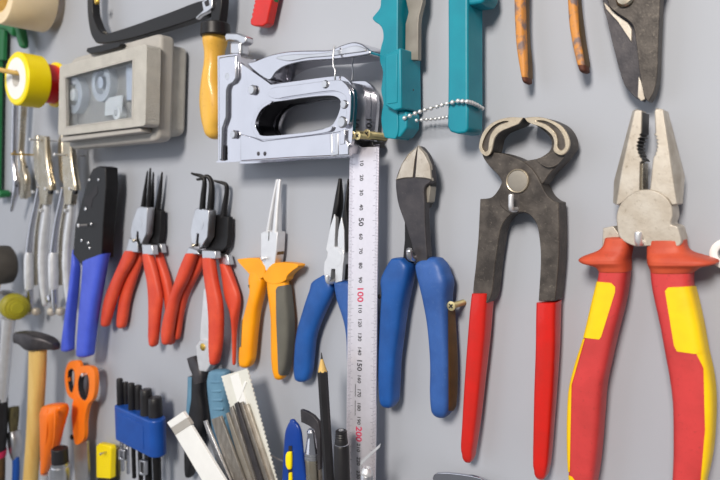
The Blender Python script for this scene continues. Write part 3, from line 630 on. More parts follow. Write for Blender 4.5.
prong(t, [(143, 208, 16), (145, 192, 16), (147.6, 171, 16)], [2.6, 1.9, .7]); prong(t, [(148, 208, 14), (149.4, 190, 14), (150.4, 168, 14)], [2.6, 1.9, .8])
plate('bare_neck', [(129, 238), (137, 240.5), (138, 252.5), (125.5, 252)], 12, 18, 'satin', t, .8)
plate('bare_neck', [(141.5, 244), (152, 245), (153.4, 255), (142.5, 255)], 12, 18, 'satin', t, .8)
loft('handle', [(251, 124.3, 138), (262, 119.5, 134.5), (278, 112.3, 126), (292, 106.3, 120.5), (305, 102.6, 116.3), (318, 100.8, 112.7), (323.5, 100.8, 111.3)], 15, 4.6, 'redgrip', t, n=2.5, cap0=.6, cap1=4)
loft('handle', [(254, 142, 153.6), (268, 144, 157.6), (282, 146.7, 160.8), (298, 148, 163.4), (315, 148.2, 161.8), (335, 148, 160), (343, 148.7, 159)], 15, 4.6, 'redgrip', t, n=2.5, cap0=.6, cap1=4)
nail(133.5, 240.5, 22, 'nail carrying the straight circlip pliers', 1.2, 1.9, 'nickel')
BNT = 'bent-tip circlip pliers with red dipped handles'
t = thing('circlip_pliers', BNT + ', hidden behind another on the same nail', 'pliers', W(205, 366, 8))
plate('joint', [(205, 214), (219, 215), (228, 217), (228, 236), (226.8, 246), (216, 258), (206, 250), (204, 230)], 4, 9.5, 'black', t, .5)
prong(t, [(223.5, 217, 7), (225, 205, 7), (226.8, 192, 7), (226.4, 185.5, 7.5), (223, 183, 9), (217, 181.5, 12), (213.5, 180.6, 14)], [3.2, 2.6, 2.1, 1.9, 1.6, 1.2, .8])
plate('bare_neck', [(216.5, 253), (227, 255), (229.6, 265), (219.6, 265.5)], 4, 9.5, 'satin', t, .6)
loft('handle', [(255, 190, 206), (268, 187, 203), (282, 183.5, 196), (297, 180.5, 189), (314, 177, 184.5), (330, 175, 182), (336, 174.8, 181)], 6.5, 4.2, 'redgrip', t, n=2.5, cap0=.6, cap1=4)
loft('handle', [(264, 219.5, 230), (280, 222, 236), (297, 224.5, 241), (312, 229.4, 240.3), (330, 231.4, 237.5), (350, 232, 236.6), (362, 232.2, 236.2)], 6.5, 4.2, 'redgrip', t, n=2.5, cap0=.6, cap1=3)
t = thing('circlip_pliers', BNT + ', in front on its nail', 'pliers', W(193, 368, 18))
plate('joint', [(195.6, 209), (199, 208), (208.9, 210.4), (208.4, 222), (207.2, 237), (200.6, 248), (198, 246), (198.8, 234), (197, 233.5), (195.5, 247), (191.4, 243), (190.4, 231), (192.5, 219)], 11, 19, 'satin', t, .5)
disc('pivot', 200, 224, 18.8, 5.2, .4, 'satin', t, .1)
plate('joint_side', [(202, 211), (207.5, 212), (206.6, 238), (201, 249), (199, 249)], 10.5, 17.5, 'black', t, .4)
prong(t, [(202.3, 209.5, 17), (203.4, 195, 17), (204.6, 183, 17), (203.4, 178, 17.5), (200, 175.6, 19), (195.5, 174.6, 22), (191, 173.2, 25)], [2.9, 2.5, 2.1, 1.9, 1.7, 1.3, .9])
prong(t, [(210.3, 210.5, 13), (211.6, 195, 13), (211.6, 184, 13), (209.6, 178.4, 14), (206, 176.4, 16), (200.4, 179, 20), (196.4, 179.5, 23)], [3.4, 3.0, 2.4, 2.1, 1.8, 1.3, .9])
plate('bare_neck', [(188.5, 247), (196.5, 250), (199, 254.5), (185.4, 254)], 12, 18, 'satin', t, .8)
plate('bare_neck', [(201.5, 250), (215, 251), (216, 259), (202, 259)], 12, 18, 'satin', t, .8)
loft('handle', [(253.5, 185.3, 199), (266, 180, 195), (280, 175, 189.5), (297, 169, 181.5), (314, 164, 177.5), (330, 161, 174.8), (341, 161.5, 173)], 15, 4.8, 'redgrip', t, n=2.5, cap0=.6, cap1=4)
loft('handle', [(258, 202, 216), (272, 203, 217.6), (288, 205.3, 220.5), (304, 207.2, 223.5), (322, 208.3, 224.5), (345, 208.3, 223.4), (360, 209, 221)], 15, 4.8, 'redgrip', t, n=2.5, cap0=.6, cap1=5)
nail(193, 245.5, 22, 'nail carrying the bent-tip circlip pliers', 1.2, 1.9, 'nickel')

# ------------------------------------------------------------------ crimper
t = thing('crimping_pliers', 'crimping pliers with black head and royal blue handles', 'pliers', W(88, 358, 22))
plate('head', [(93, 168.5), (99.5, 166), (105.2, 167.5), (106, 186), (104.5, 205), (103, 225), (101.5, 258), (82, 266), (72.8, 254), (75, 225), (80.6, 205), (85, 190), (88.4, 177.5)], 13, 27, 'black', t, .8)
plate('head_side_rail', [(105, 168), (107.5, 169), (108, 190), (105, 255), (102, 255), (104.5, 205)], 12, 22, 'blackplastic', t, .6)
for (x, y, rr) in ((89.6, 180, 1.6), (99, 179.6, 1.6), (86, 209, 2.2), (91.5, 224, 1.8), (82, 240.5, 2.0), (88.5, 243, 1.8), (90, 248, 1.6)): disc('rivet', x, y, 26.8, rr, 1.2, 'satin', t, .4)
plate('jaw_slot', [(84.5, 197), (90, 194), (96, 186), (97.6, 193), (93, 199), (90.5, 208), (85, 203)], 26.5, 27.3, 'ink', t, .1, smooth=True)
loft('handle', [(72.5, 250, 74.4, 250.4), (71.4, 257, 79, 261), (70.4, 270, 81, 270), (68, 290, 79.3, 290), (65, 312, 77.3, 312), (62, 335, 75.6, 335), (60.8, 349, 75, 349)], 23, [3, 4.5, 6, 6, 6, 6, 5.5], 'royal', t, n=3.4, cap0=.6, cap1=3.5)
loft('handle', [(82.6, 263, 110.6, 252), (82.2, 270, 107.8, 270), (80.8, 290, 104.2, 290), (78.8, 312, 100.4, 312), (77, 335, 97.3, 335), (76, 354, 95, 354)], 24, [7, 7, 7, 7, 7, 6.5], 'royal', t, n=3.4, cap0=.6, cap1=4)
nail(78.5, 225.5, 36, 'nail carrying the black and blue crimping pliers', 1.3, 2.2)

# ------------------------------------------------------------------ locking pliers
def locking(dx, label):
    t = thing('locking_pliers', label, 'pliers', W(38+dx, 312, 10)); X = lambda pts: [(p[0]+dx,)+tuple(p[1:]) for p in pts]
    plate('fixed_jaw', X([(34, 136), (37, 135), (38, 160), (38.5, 185), (34.5, 178), (33, 150)]), 10, 16, 'nickel', t, .8)
    plate('jaw_plate', X([(37.5, 135.5), (44, 136), (46.5, 160), (49, 182), (46, 205), (39.5, 205), (38, 175)]), 15, 22, 'nickel', t, .8)
    tube('movable_jaw', [W(x+dx, y, 24) for x, y in ((47, 137), (47.5, 155), (49, 170), (51.5, 183), (52, 190))], [3.4, 3.6, 3.8, 4.6, 4.8], 'nickel', t)
    disc('pivot_nut', 52+dx, 191, 24, 4.0, 3.5, 'black', t)
    tube('upper_handle', [W(x+dx, y, 20) for x, y in ((39, 188), (36, 205), (32, 225), (29.5, 245), (28.5, 256))], [2.6, 3.0, 3.4, 4.0, 4.4], 'chrome', t)
    tube('sleeve', [W(x+dx, y, 20) for x, y in ((29.4, 252), (28.8, 258), (29, 275), (29.2, 288), (29.6, 291))], [3.8, 5.6, 6.0, 5.2, 4.0], 'whitesteel', t, 16)  # sleeve and lower handle paler than chrome: blown highlights put into the colour
    tube('lower_handle', [W(x+dx, y, 16) for x, y in ((48, 194), (46.6, 215), (44, 240), (43, 262), (43.6, 285), (45, 303), (45.4, 306))], [3.4, 4.4, 5.6, 6.0, 5.0, 3.6, 2.0], 'whitesteel', t, 16)
    tube('linkage', [W(x+dx, y, 12) for x, y in ((42, 200), (38, 222), (36, 245), (36, 285))], 2.2, 'nickel', t)
    disc('adjusting_collar', 30.5+dx, 298, 14, 5.0, 10, 'chrome', t, .1)
    sc = tube('adjusting_screw', [W(30+dx, 289, 20), W(30.4+dx, 300, 20), W(31+dx, 312, 20)], [4, 4, 3], 'chrome', t)
    for s in (-4.5, 4.5): lathe('wing', W(31.6+dx+s, 311.5, 20), (0, 0, 1), [(-5, 2), (-3.5, 4.6), (0, 5.4), (3.5, 4.6), (5, 2)], 'bare', sc, 14)
    for (x, y) in ((33.7, 192), (46.5, 188.5), (42, 210.5)): disc('rivet', x+dx, y, 21.5, 2.3, 2.4, 'whitesteel', t, .6)
    return t
locking(0, 'chrome locking pliers hung between the other locking pliers and chrome tongs')
locking(24.5, 'chrome locking pliers hung next to the black and blue crimping pliers')
nail(30, 139.5, 34, 'nail holding the locking pliers next to the chrome tongs', 1.2, 2.0)
nail(54.5, 154.5, 34, 'nail holding the locking pliers next to the crimping pliers', 1.2, 2.2)

t = thing('chrome_tongs', 'slim chrome tongs hung upside down under the yellow tape reel', 'tongs', W(20, 210, 10))
tube('arm', [W(x, y, 22) for x, y in ((16, 84), (15, 110), (14.5, 140), (14, 158), (15, 170), (16.5, 182), (16, 192), (13.5, 202), (11.5, 211))], [3.5, 3.6, 3.6, 3.6, 3.6, 4.6, 4.6, 3.0, 2.0], 'chrome', t)
tube('arm', [W(x, y, 12) for x, y in ((25, 84), (24, 110), (22, 140), (21.5, 152), (24, 166), (27, 178), (27, 190), (25.5, 198))], [3.5, 3.6, 3.6, 3.6, 3.8, 4.4, 4.0, 2.5], 'nickel', t)
disc('rivet', 17.5, 185.5, 24, 1.6, 2, 'black', t); disc('rivet', 27.5, 167, 14, 1.4, 2, 'black', t)
plate('back_jaw', [(20, 165), (24, 175), (25, 197), (20, 199), (17.5, 185)], 6, 14, 'nickel', t, .8)
nail(12, 154, 30, 'nail holding the chrome tongs', 1.1, 1.6, 'brass')

# ------------------------------------------------------------------ green bar clamp and tapes
t = thing('bar_clamp', 'green painted bar clamp at the edge of the tool wall', 'clamp', W(2, 197, 8))
plate('bar', [(-9, 18), (-1, 22), (-2, 110), (-3, 193), (-9, 193)], 5, 11, 'green', t, .8)
plate('bar_edge', [(-1, 20), (4, 26), (3, 60), (-2, 60)], 5, 10, 'green', t, .8)
plate('foot', [(-8, 190), (-1, 190), (1, 193), (0, 197), (-8, 198.5)], 5, 18, 'green', t, 1.2)
loft('arm', [(3, 20, 4, 32), (10, 20, 11, 34), (18, 24, 16, 38)], 14, 6, 'green', t, n=3)
loft('handle', [(24, 13, 25), (32, 15.5, 27), (40, 17, 28.5), (45, 18.5, 28.6)], 14, [5, 6.5, 6.5, 6], 'green', t, cap1=5)

p = W(0, -12, 58)
t = thing('tape_roll', 'wide roll of cream masking tape above the green clamp', 'tape', W(0, 22, 30))
lathe('tape', p, (0, 1, 0), [(0, 27), (0, 38.5), (1.5, 39.5), (47, 39.5), (48.5, 38.5), (48.5, 27), (0, 27)], 'cream', t, 64)
lathe('core', p, (0, 1, 0), [(.8, 25), (.8, 27.2), (47.5, 27.2), (47.5, 25), (.8, 25)], 'palewood', t, 48)
tag(tube('wooden_peg', [p+Vector((0, -.012, .0225)), p+Vector((0, .03, .0205)), Vector((p.x, .004, p.z+.0195))], 4, 'palewood'), 'wooden peg through the wide cream tape roll', 'peg')
nail(49.5, 8, 8, 'small nail in the wall beside the cream tape roll', 1.0, 1.8)

AX = Vector((-.05, 1, -.02)).normalized()
p = W(16, 78.5, 62)
t = thing('tape_reel', 'bright yellow tape reel with white core on a wooden peg', 'tape reel', p + Vector((0, .012, -.027)))
lathe('tape', p, AX, [(0, 17), (0, 27.5), (1.2, 29), (2.4, 29), (24, 29), (25.6, 27), (25.6, 17), (0, 17)], 'brightyellow', t, 48)
lathe('core', p, AX, [(-.2, 9), (-.2, 22.5), (1, 23), (22, 23), (22, 9), (-.2, 9)], 'paper', t, 48)
p2 = p + AX*.027
t = thing('tape_reel', 'red tape reel with yellow flanges behind the bright yellow tape reel', 'tape reel', p2 + Vector((0, .01, -.025)))
lathe('tape', p2, AX, [(0, 8), (0, 22), (14.5, 22), (14.5, 8), (0, 8)], 'tapered', t, 48)
lathe('flange', p2, AX, [(14.6, 8), (14.6, 24.5), (15.4, 25.5), (17.6, 25.5), (18.4, 24.5), (18.4, 8), (14.6, 8)], 'brightyellow', t, 48)
pe = p + Vector((0, 0, .006))
tag(tube('wooden_peg', [pe + Vector((-.018, -.030, .006)), pe, Vector((pe.x+.004, .004, pe.z-.003))], 2.6, 'palewood'), 'thin wooden peg carrying the yellow and red tape reels', 'peg')

# ------------------------------------------------------------------ grey case with clear window
t = thing('plastic_case', 'grey textured plastic case with a clear window lid', 'case', W(105, 143, 20))
lid = [(59.5, 65.8), (146.8, 43.6), (145.2, 125.8), (58, 136)]
win = [(64, 77.2), (133, 58.8), (132, 118), (65, 127.4)]
plate('lid', rounded(lid, 3.5), 36, 50, 'case', t, 1.2, holes=[win], seg=3)
plate('window', win, 46, 47.2, 'glass', t, 0)
plate('lining', [(61, 68), (146, 47), (144.5, 124), (60, 134)], 30, 34, 'interior', t, 0)
plate('window_trim', [(63.2, 76.4), (133.8, 58), (132.8, 118.8), (64.2, 128.4)], 46.5, 50.4, 'casegrey', t, .2, holes=[[(65, 77.8), (132.2, 60), (131.2, 117.4), (66, 126.6)]])
def shift(poly, da, db):                      # the same outline seen at depth db instead of da
    out = []
    for q in poly:
        w = W(q[0], q[1], da); v = CM.transposed() @ (Vector((w.x, -db*.001, w.z)) - CP); out.append((360+F_PX*v.x/-v.z, 240-F_PX*v.y/-v.z))
    return out
plate('base_rim', rounded([(70, 58.6), (160.8, 32.2), (157.8, 141), (68, 149.6)], 7), 20, 35, 'casegrey', t, 3.2, seg=4)
plate('base', rounded([(85, 63), (171.6, 43), (169.4, 135), (84, 144)], 8), 3, 20.5, 'case', t, 3.5, seg=4)
plate('lid_lip', [(60, 137), (140, 127.5), (141, 132), (61, 142)], 36, 47, 'casegrey', t, 1.0)
plate('latch', [(86, 51.5), (87, 48), (100, 45), (119, 42), (121, 44), (118, 47.5), (100, 52.5), (90, 54)], 35.5, 41, 'black', t, .6)
def inside(name, label, cat, x, y, r, h, m, m2):
    q = thing(name, label, cat, W(x, y+r*.9, 38))
    lathe('body', W(x, y, 34.3), OUT, [(0, r), (h, r), (h, r*.62), (h*.4, r*.6), (h*.4, .2)], m, q, 32)
    lathe('hub', W(x, y, 34.3), OUT, [(0, r*.32), (h+.6, r*.32), (h+1, r*.2)], m2, q, 24)
inside('clear_reel', 'clear plastic reel inside the case at its far end', 'reel', 82, 96, 19, 9, 'clear', 'paper')
inside('clear_reel', 'clear plastic reel inside the case beside the white card', 'reel', 110, 84, 18, 9, 'clear', 'satin')
tag(plate('white_card', [(106, 98), (123, 95), (122, 113), (105, 116)], 40, 41, 'paper', None, .2), 'small white card inside the clear window case', 'card')
tag(plate('grey_insert', [(126, 62), (133, 60.5), (133, 100), (127, 101)], 35, 40, 'satin', None, .6), 'pale grey strip inside the clear window case', 'strip')
t2 = thing('snap_fastener', 'small pale snap fastener in the corner of the window case', 'fastener', W(124, 116, 38)); lathe('body', W(124, 114, 34.3), OUT, [(0, 7), (7, 7), (8, 6), (8, 3), (5, 2)], 'paper', t2, 24)

# ------------------------------------------------------------------ frame saw
t = thing('frame_saw', 'dark iron frame saw with a yellow wooden handle', 'saw', W(214, 140, 14))
plate('frame', [(87, -30), (87, 0), (87.8, 18), (90.5, 33), (94, 40), (98, 43.4), (112, 42.3), (135, 37.5), (170, 27), (195, 18.6), (204, 13.5), (203, 0.5), (170, 12), (135, 24.5), (112, 32), (104, 33.6), (98.5, 29), (94.5, 20), (92, 8), (91.6, -30)], 12, 21, 'black', t, .9, smooth=True)
tube('inner_edge', [W(92, -25, 17), W(93, 8, 17), (W(96.4, 22, 17)), W(101, 31, 17), W(106, 33, 17)], 1.3, 'nickel', t)
disc('blade_pin', 98, 1.5, 19, 3.2, 3, 'brass', t)
plate('blade_holder', [(210, -20), (222, -20), (221.5, 4), (219, 26), (211, 26), (210.5, 8)], 14, 22, 'black', t, 1)
plate('wing_nut', [(201.5, 2), (206, -2), (212, -3), (212, 8), (207, 12), (200, 15.5), (196, 19.5), (195.5, 17), (203, 10)], 20, 24, 'satin', t, .8)
plate('wing_slot', [(204, 2), (208, -1), (209, 5), (205.5, 6.5)], 23.5, 24.4, 'ink', t, .2)
lathe('ferrule', W(215.6, 29, 20), (0, 0, 1), [(-6.2, 12.2), (-5.4, 12.8), (3.4, 12.0), (4.4, 11)], 'black', t, 32)
h = [(35.5, 203, 228.4), (42, 202.4, 228), (52, 204, 225.4), (64, 203.8, 225), (80, 201.4, 227), (100, 199.6, 229), (118, 201, 228), (130, 203.8, 225.4)]
loft('handle', h, 19, [10.5, 10.5, 10, 10, 11, 11, 10.5, 9.5], 'wood', t, n=2.2, cap0=.3, cap1=8)

# ------------------------------------------------------------------ red serrated handle at the top
t = thing('red_handled_tool', 'red plastic handle with toothed edge above the staple gun', 'tool', W(262, 26, 8))
pts = [(262, -40), (257.5, -12)]
for i in range(6): pts += [(255.6-i*.9, -8+i*4.4), (256.6-i*.9, -5.6+i*4.4)]
pts += [(250, 20), (250.6, 24.6), (254, 26), (262.5, 26), (266.6, 23), (271.5, 0), (280, -40)]
plate('handle', pts, 5, 13, 'red', t, .9)
disc('green_boss', 275, 0.5, 6, 4.2, 6, 'green', t)

# ------------------------------------------------------------------ things at the left foot of the wall
t = thing('rubber_mallet', 'round black rubber mallet head beside the locking pliers', 'mallet', W(-4, 290, 30))
lathe('head', W(-11, 266, 46), (0, 1, 0), [(0, 18), (1.5, 23), (5, 25.5), (18, 26), (25, 25), (28, 21)], 'rubber', t, 40)
tube('handle', [W(-6, 284, 33), W(-14, 320, 30), W(-24, 380, 26)], [8, 9, 10], 'palewood', t)
t = thing('soft_face_mallet', 'soft-face mallet with ribbed yellow-green head and chrome shaft', 'mallet', W(2, 480, 20))
ax = Vector((-1, .12, .02)).normalized(); fp = W(17, 308, 40)
lathe('face', fp, ax, [(-4, 3), (-3.6, 7), (-2, 7.6), (-1.6, 10.6), (.4, 11.2), (.8, 14), (3, 14.8), (4, 16.2), (16, 16.6), (18, 15)], 'lime', t, 40)
lathe('head_body', fp + ax*.018, ax, [(0, 13), (2, 15), (40, 15), (42, 13)], 'satin', t, 32)
tube('shaft', [W(9, 318, 38), W(6.5, 345, 38), W(2, 400, 38)], [8, 7.4, 6.6], 'whitesteel', t, 20)
tube('grip', [W(2, 396, 38), W(1, 404, 38), W(0, 430, 38), W(-1, 449, 38)], [7.6, 8.6, 9.2, 8.6], 'blackplastic', t, 20)
tube('red_band', [W(-1, 449, 38), W(-1.4, 455, 38)], 9.6, 'redink', t, 20)
tube('grip_end', [W(-1.4, 455, 38), W(-2, 480, 38), W(-3, 520, 38)], [8.6, 9, 8], 'brown', t, 20)

t = thing('hammer', 'hammer with dark steel head and pale wooden handle', 'hammer', W(30, 520, 30))
loft('head', [(20.5, 327.5, 21, 346.5), (25, 327.5, 25.5, 348), (32, 329, 33, 353), (41, 331, 41.5, 353.5), (50, 334.5, 50, 353), (56, 340.5, 56, 352)], [50, 48, 45, 40, 34, 30], [9, 9.5, 10, 10, 8, 5], 'gun', t, n=4, cap0=.8, cap1=.8)
loft('handle', [(350, 28.5, 47.5), (362, 28.3, 47.3), (385, 27.8, 46.3), (410, 27, 44.8), (440, 25.4, 42.4), (480, 22.5, 39), (520, 20, 36)], 38, [8, 8, 8, 8.5, 9, 9.5, 9.5], 'palewood', t, n=2.6, cap0=.4, cap1=5)

t = thing('orange_screwdriver', 'screwdriver with fluted bright orange handle beside the hammer', 'screwdriver', W(44, 520, 20))
rows = [(407, 41, 69), (412, 39.4, 70), (420, 39.4, 68), (432, 39.6, 64.5), (446, 39.8, 61), (460, 40, 55), (473, 40, 48.6)]
loft('handle', rows, 40, [10, 12, 12, 11, 10, 8, 5], 'orangehot', t, n=2.6, cap0=5, cap1=.8)
for k in (47, 55): loft('flute', [(411, k-1, k+1.6), (424, k-1.2, k+1.2), (440, k-2, k), (456, k-4.6, k-3)], [50.5, 51, 49.5, 47], 1.0, 'orangehot', t, cap0=2, cap1=2)
tube('shaft', [W(44.5, 474, 40), W(44, 490, 40), W(43, 520, 40)], 4.5, 'whitesteel', t)
t = thing('capped_bottle', 'small bottle with black screw cap under the orange scissors', 'bottle', W(58, 520, 30))
pc = W(59.6, 448, 44)
lathe('cap', pc, (0, 0, -1), [(0, 6), (0, 8.2), (1, 9), (19, 9.2), (20, 8.4)], 'blackplastic', t, 32)
lathe('collar', pc, (0, 0, -1), [(17, 9.2), (17, 10), (20, 10), (20, 9.2), (17, 9.2)], 'satin', t, 32)
lathe('body', pc, (0, 0, -1), [(20, 8.6), (22, 10.4), (26, 10.8), (70, 10.8), (72, 9)], 'satin', t, 32)
t = thing('paint_brush', 'old paint brush with olive bristles and blue handle beside the hammer', 'brush', W(15, 520, 20))
loft('bristles', [(407, 7, 19.5), (416, 7.4, 19.6), (428, 8.6, 18.4), (434, 9, 18)], 22, [5, 6, 6, 5], 'bristle', t, n=4, cap0=.6, cap1=0)
loft('ferrule', [(431, 7, 20.5), (440, 7, 22.5), (450, 8.5, 22.5), (459, 11.4, 20)], 22, [7, 7.5, 7, 5], 'satin', t, n=4, cap0=.4, cap1=.4)
loft('handle', [(458, 12, 19.6), (470, 12, 20.2), (490, 11, 19), (520, 10, 17)], 22, [4, 5, 5, 4], 'navy', t)

t = thing('orange_scissors', 'scissors with orange loop handles hung point down', 'scissors', W(82, 500, 12))
lh = [(67.2, 371.5), (69.6, 367.4), (73.4, 367.6), (75, 374), (74.4, 386), (72, 394.5), (69, 392), (67, 382)]
rh = [(77.2, 381), (79.6, 373.5), (84.6, 371), (88.6, 374.5), (90, 386), (88, 398), (84.6, 402.6), (80, 399), (77.4, 391)]
def inset(poly, f):
    cx = sum(p[0] for p in poly)/len(poly); cy = sum(p[1] for p in poly)/len(poly); return [(cx+(p[0]-cx)*f, cy+(p[1]-cy)*f) for p in poly]
plate('left_handle', [(65.4, 370), (68.5, 362.5), (74, 360.6), (79, 362), (80.6, 372), (79.6, 390), (77, 400), (71, 398.5), (66.5, 392), (64.6, 380)], 11, 15, 'orange', t, 1.3, holes=[inset(lh, .86)], smooth=True, seg=3)
plate('shaded_loop_liner', inset(lh, 1.1), 9, 14.6, 'ink', t, .2, holes=[inset(lh, .78)], smooth=True)  # black lining, deepened to carry the wall shadow inside the loop too
plate('right_handle', [(74.6, 375), (77, 368.5), (83, 366), (90, 366.6), (94, 371), (95, 384), (93, 398), (87.6, 405.5), (84.6, 420), (83.8, 438), (79.5, 443.6), (75.6, 444.6), (74, 440), (72.6, 430), (71.6, 415), (72.4, 403), (74.6, 394)], 14, 19, 'orange', t, 1.5, holes=[inset(rh, .88)], smooth=True, seg=3)
plate('shaded_loop_liner', inset(rh, 1.1), 12, 18.6, 'ink', t, .2, holes=[inset(rh, .80)], smooth=True)
plate('blade', [(76, 443), (86.6, 441), (88, 470), (86, 500), (80, 520), (77, 480)], 12, 15, 'satin', t, .4)
plate('blade', [(73, 430), (78, 443), (80, 480), (80, 515), (75, 480)], 9, 12, 'satin', t, .4)
disc('pivot', 72.4, 437, 16, 3.2, 2.2, 'black', t)
nail(82.4, 375, 24, 'nail in the finger loop of the orange scissors', 1.2, 2.2)

t = thing('yellow_cutter', 'small bright yellow plastic cutter hung beside the blue holder', 'cutter', W(104, 500, 10))
plate('body', [(96, 446), (99, 443.4), (109.6, 446), (110.8, 449), (110, 479), (96.2, 478)], 8, 15, 'brightyellow', t, 1.2, seg=3)
plate('back_shell', [(100, 444), (111, 446.6), (112, 479), (98, 479)], 2, 7.5, 'brightyellow', t, 1.0)
plate('black_foot', [(97, 477.5), (110, 478.5), (109, 500), (98, 500)], 6, 14, 'blackplastic', t, .6)
nail(100.6, 454, 22, 'nail through the yellow cutter', 1.0, 1.6, 'nickel')

# ------------------------------------------------------------------ blue rack of punches
t = thing('tool_rack', 'blue moulded plastic rack gripping black handled drivers', 'rack', W(135, 458, 10))
q0, q1 = W(113, 406.5, 34), W(148, 420.5, 34); zb = W(148, 457, 34).z; x0, x1 = q0.x, q1.x
plan = [(x0, -.016), (x0, -.030), (x0+.0012, -.0332), (x0+.004, -.034)]
for k in range(9):
    a_ = math.pi*k/8; plan.append((x1 + .009*math.sin(a_), -.025 - .009*math.cos(a_)))
plan.append((x1-.004, -.016)); plan = plan[:3] + plan[3:]
prism_z('body', plan, zb, q1.z, 'navy', t, 1.6, 3)
plate('panel', [(117.5, 413), (143, 425.5), (143.4, 450), (118, 436.6)], 33.6, 34.6, 'navy', t, .5)
tops = ((119.6, 379, 3.4, 28), (125.4, 382.6, 3.2, 23), (131.2, 383.6, 3.6, 28), (138, 385.8, 3.9, 23), (146, 389.6, 6.0, 26), (155, 397.5, 6.8, 23))
names = ('thinnest, at the end by the scissors', 'second from the scissors end', 'third from the scissors end', 'fourth from the scissors end', 'thick, second from the white ruler end', 'thickest, at the end by the white ruler')
for (x, y, r, d), nm in zip(tops, names):
    q = thing('pin_driver', 'black handled driver in the blue rack, ' + nm, 'driver', W(x, 480, d), 'drivers in the blue rack')
    L = 92 + r*2
    lathe('handle', W(x, y, d), (0, 0, -1), [(-.6, r*.5), (-.2, r*.86), (.6, r*.95), (6, r), (46, r*1.08), (47, r*.9)], 'blackplastic', q, 18)
    lathe('end_cap', W(x, y, d), (0, 0, 1), [(.2, r*.62), (.7, r*.6), (.9, r*.3)], 'gun', q, 18)
    lathe('shaft', W(x, y, d), (0, 0, -1), [(46, r*.6), (L, r*.6), (L+1, r*.4)], 'chrome' if r < 3.5 else 'black', q, 16)
for x0, y0, w_, h_, lab in ((118, 449, 6, 11, 'far'), (138.6, 460, 6, 15, 'near')):
    tag(plate('rack_buckle', [(x0, y0), (x0+w_, y0+1.4), (x0+w_, y0+h_+1), (x0, y0+h_)], 30, 34, 'satin', None, .8, holes=[[(x0+1.4, y0+2), (x0+w_-1.4, y0+3), (x0+w_-1.4, y0+h_-1), (x0+1.4, y0+h_-2)]]), 'small chrome buckle hanging under the blue rack, ' + ('by the yellow cutter' if lab == 'far' else 'by its rounded end'), 'buckle')

# ------------------------------------------------------------------ pliers with black and pale blue handles
t = thing('long_nose_pliers', 'long-nose pliers with ribbed pale blue and black handles, nose behind red handle', 'pliers', W(207, 520, 12))
plate('nose', [(203.6, 289), (205.8, 289), (209.5, 315), (211, 342), (199.5, 342), (200.6, 325)], 5, 11, 'whitesteel', t, .6)
plate('joint', [(199.6, 340), (211, 340), (212, 362), (206, 372), (199, 371), (197, 360), (195.6, 346)], 5, 13, 'whitesteel', t, .8)
disc('pivot', 203, 347, 13, 3.4, 1.2, 'brass', t)
loft('shoulder', [(187, 359, 197, 355.5), (189, 366, 205, 366), (192, 374, 208, 374), (193, 384, 208, 381)], 9, [3, 5, 5.5, 5.5], 'gun', t, n=3, cap0=.8, cap1=.5)
hb = [(376, 188, 207), (392, 187.6, 206.5), (410, 186.4, 209), (430, 185, 209), (450, 184, 203), (466, 184, 198), (473, 184.6, 196)]
h = loft('handle', hb, 9, [5, 6, 6.5, 6.5, 6, 5.5, 5], 'blackplastic', t, n=3, cap0=.6, cap1=5)
patch('blue_back', hb, 9, [5, 6, 6.5, 6.5, 6, 5.5, 5], [(178, 377), (191.5, 377), (191, 400), (187, 424), (178, 424)], 'cyangrip', h, n=3, cap0=.6, cap1=5)
hr = [(372, 208.5, 231), (382, 206.8, 232), (400, 208.3, 232), (420, 211, 233), (450, 214, 236), (490, 219, 240), (520, 224, 242)]
h = loft('handle', hr, 10, [6, 7, 7, 7, 7, 6.5, 6], 'cyangrip', t, n=2.8, cap0=3, cap1=3)
for i in range(10):
    y = 382 + i*9
    loft('rib', [(y-1.6, 209.4+i*.75, 220.5+i*.8), (y, 209.0+i*.75, 221.5+i*.8), (y+1.6, 209.4+i*.75, 220.5+i*.8)], 15.6, [1.2, 2.0, 1.2], 'cyangrip', h, n=2.2, cap0=.3, cap1=.3, sub=2, seg=14)

# ------------------------------------------------------------------ bin below the frame and the things standing in it
xa, xb = W(205, 520, 45).x, W(400, 520, 45).x; BD = -.060
def row(x, y, z):
    v = CM.transposed() @ (Vector((x, y, z)) - CP); return 240 - F_PX*v.y/-v.z
zt = -.05
while min(row(xa-.004, BD, zt), row(xa-.004, 0, zt), row(xb, BD, zt), row(xb, 0, zt)) < 494: zt -= .001
t = thing('wall_bin', 'plain grey open wall bin holding files, pens and blades', 'bin', Vector((W(280, 520, 40).x, -.04, zt-.10)))
def slab(name, lo, hi):
    bm = bmesh.new(); bmesh.ops.create_cube(bm, size=1)
    for v in bm.verts: v.co = Vector([(lo[i]+hi[i])/2 + v.co[i]*(hi[i]-lo[i]) for i in range(3)])
    from_bm(bm, name, 'tray', t, 40, .4)
slab('front_wall', (xa, BD, zt-.10), (xb, BD+.002, zt)); slab('back_wall', (xa, -.003, zt-.10), (xb, -.001, zt))
slab('side_wall', (xa-.002, BD, zt-.10), (xa, -.001, zt)); slab('side_wall', (xb, BD, zt-.10), (xb+.002, -.001, zt)); slab('bottom', (xa, BD+.002, zt-.10), (xb, -.003, zt-.098))

t = thing('white_rule', 'white plastic rule with a grey end standing tilted in front of the blue rack', 'rule', W(220, 530, 50))
plate('blade', [(170.6, 427.6), (186, 417.5), (282, 573), (261, 580)], 50, 52.5, 'paper', t, .3)
plate('grey_band', [(171, 428.2), (187, 417.8), (191, 424.6), (175, 435)], 49.8, 53, 'casegrey', t, .2)
plate('end', [(166.8, 422.6), (182.6, 411.8), (186.6, 418), (170.8, 428.2)], 49.8, 53, 'paper', t, .3)
plate('edge', [(177, 436), (180, 434.5), (270, 580), (261, 582)], 46, 50.4, 'casegrey', t, .2)

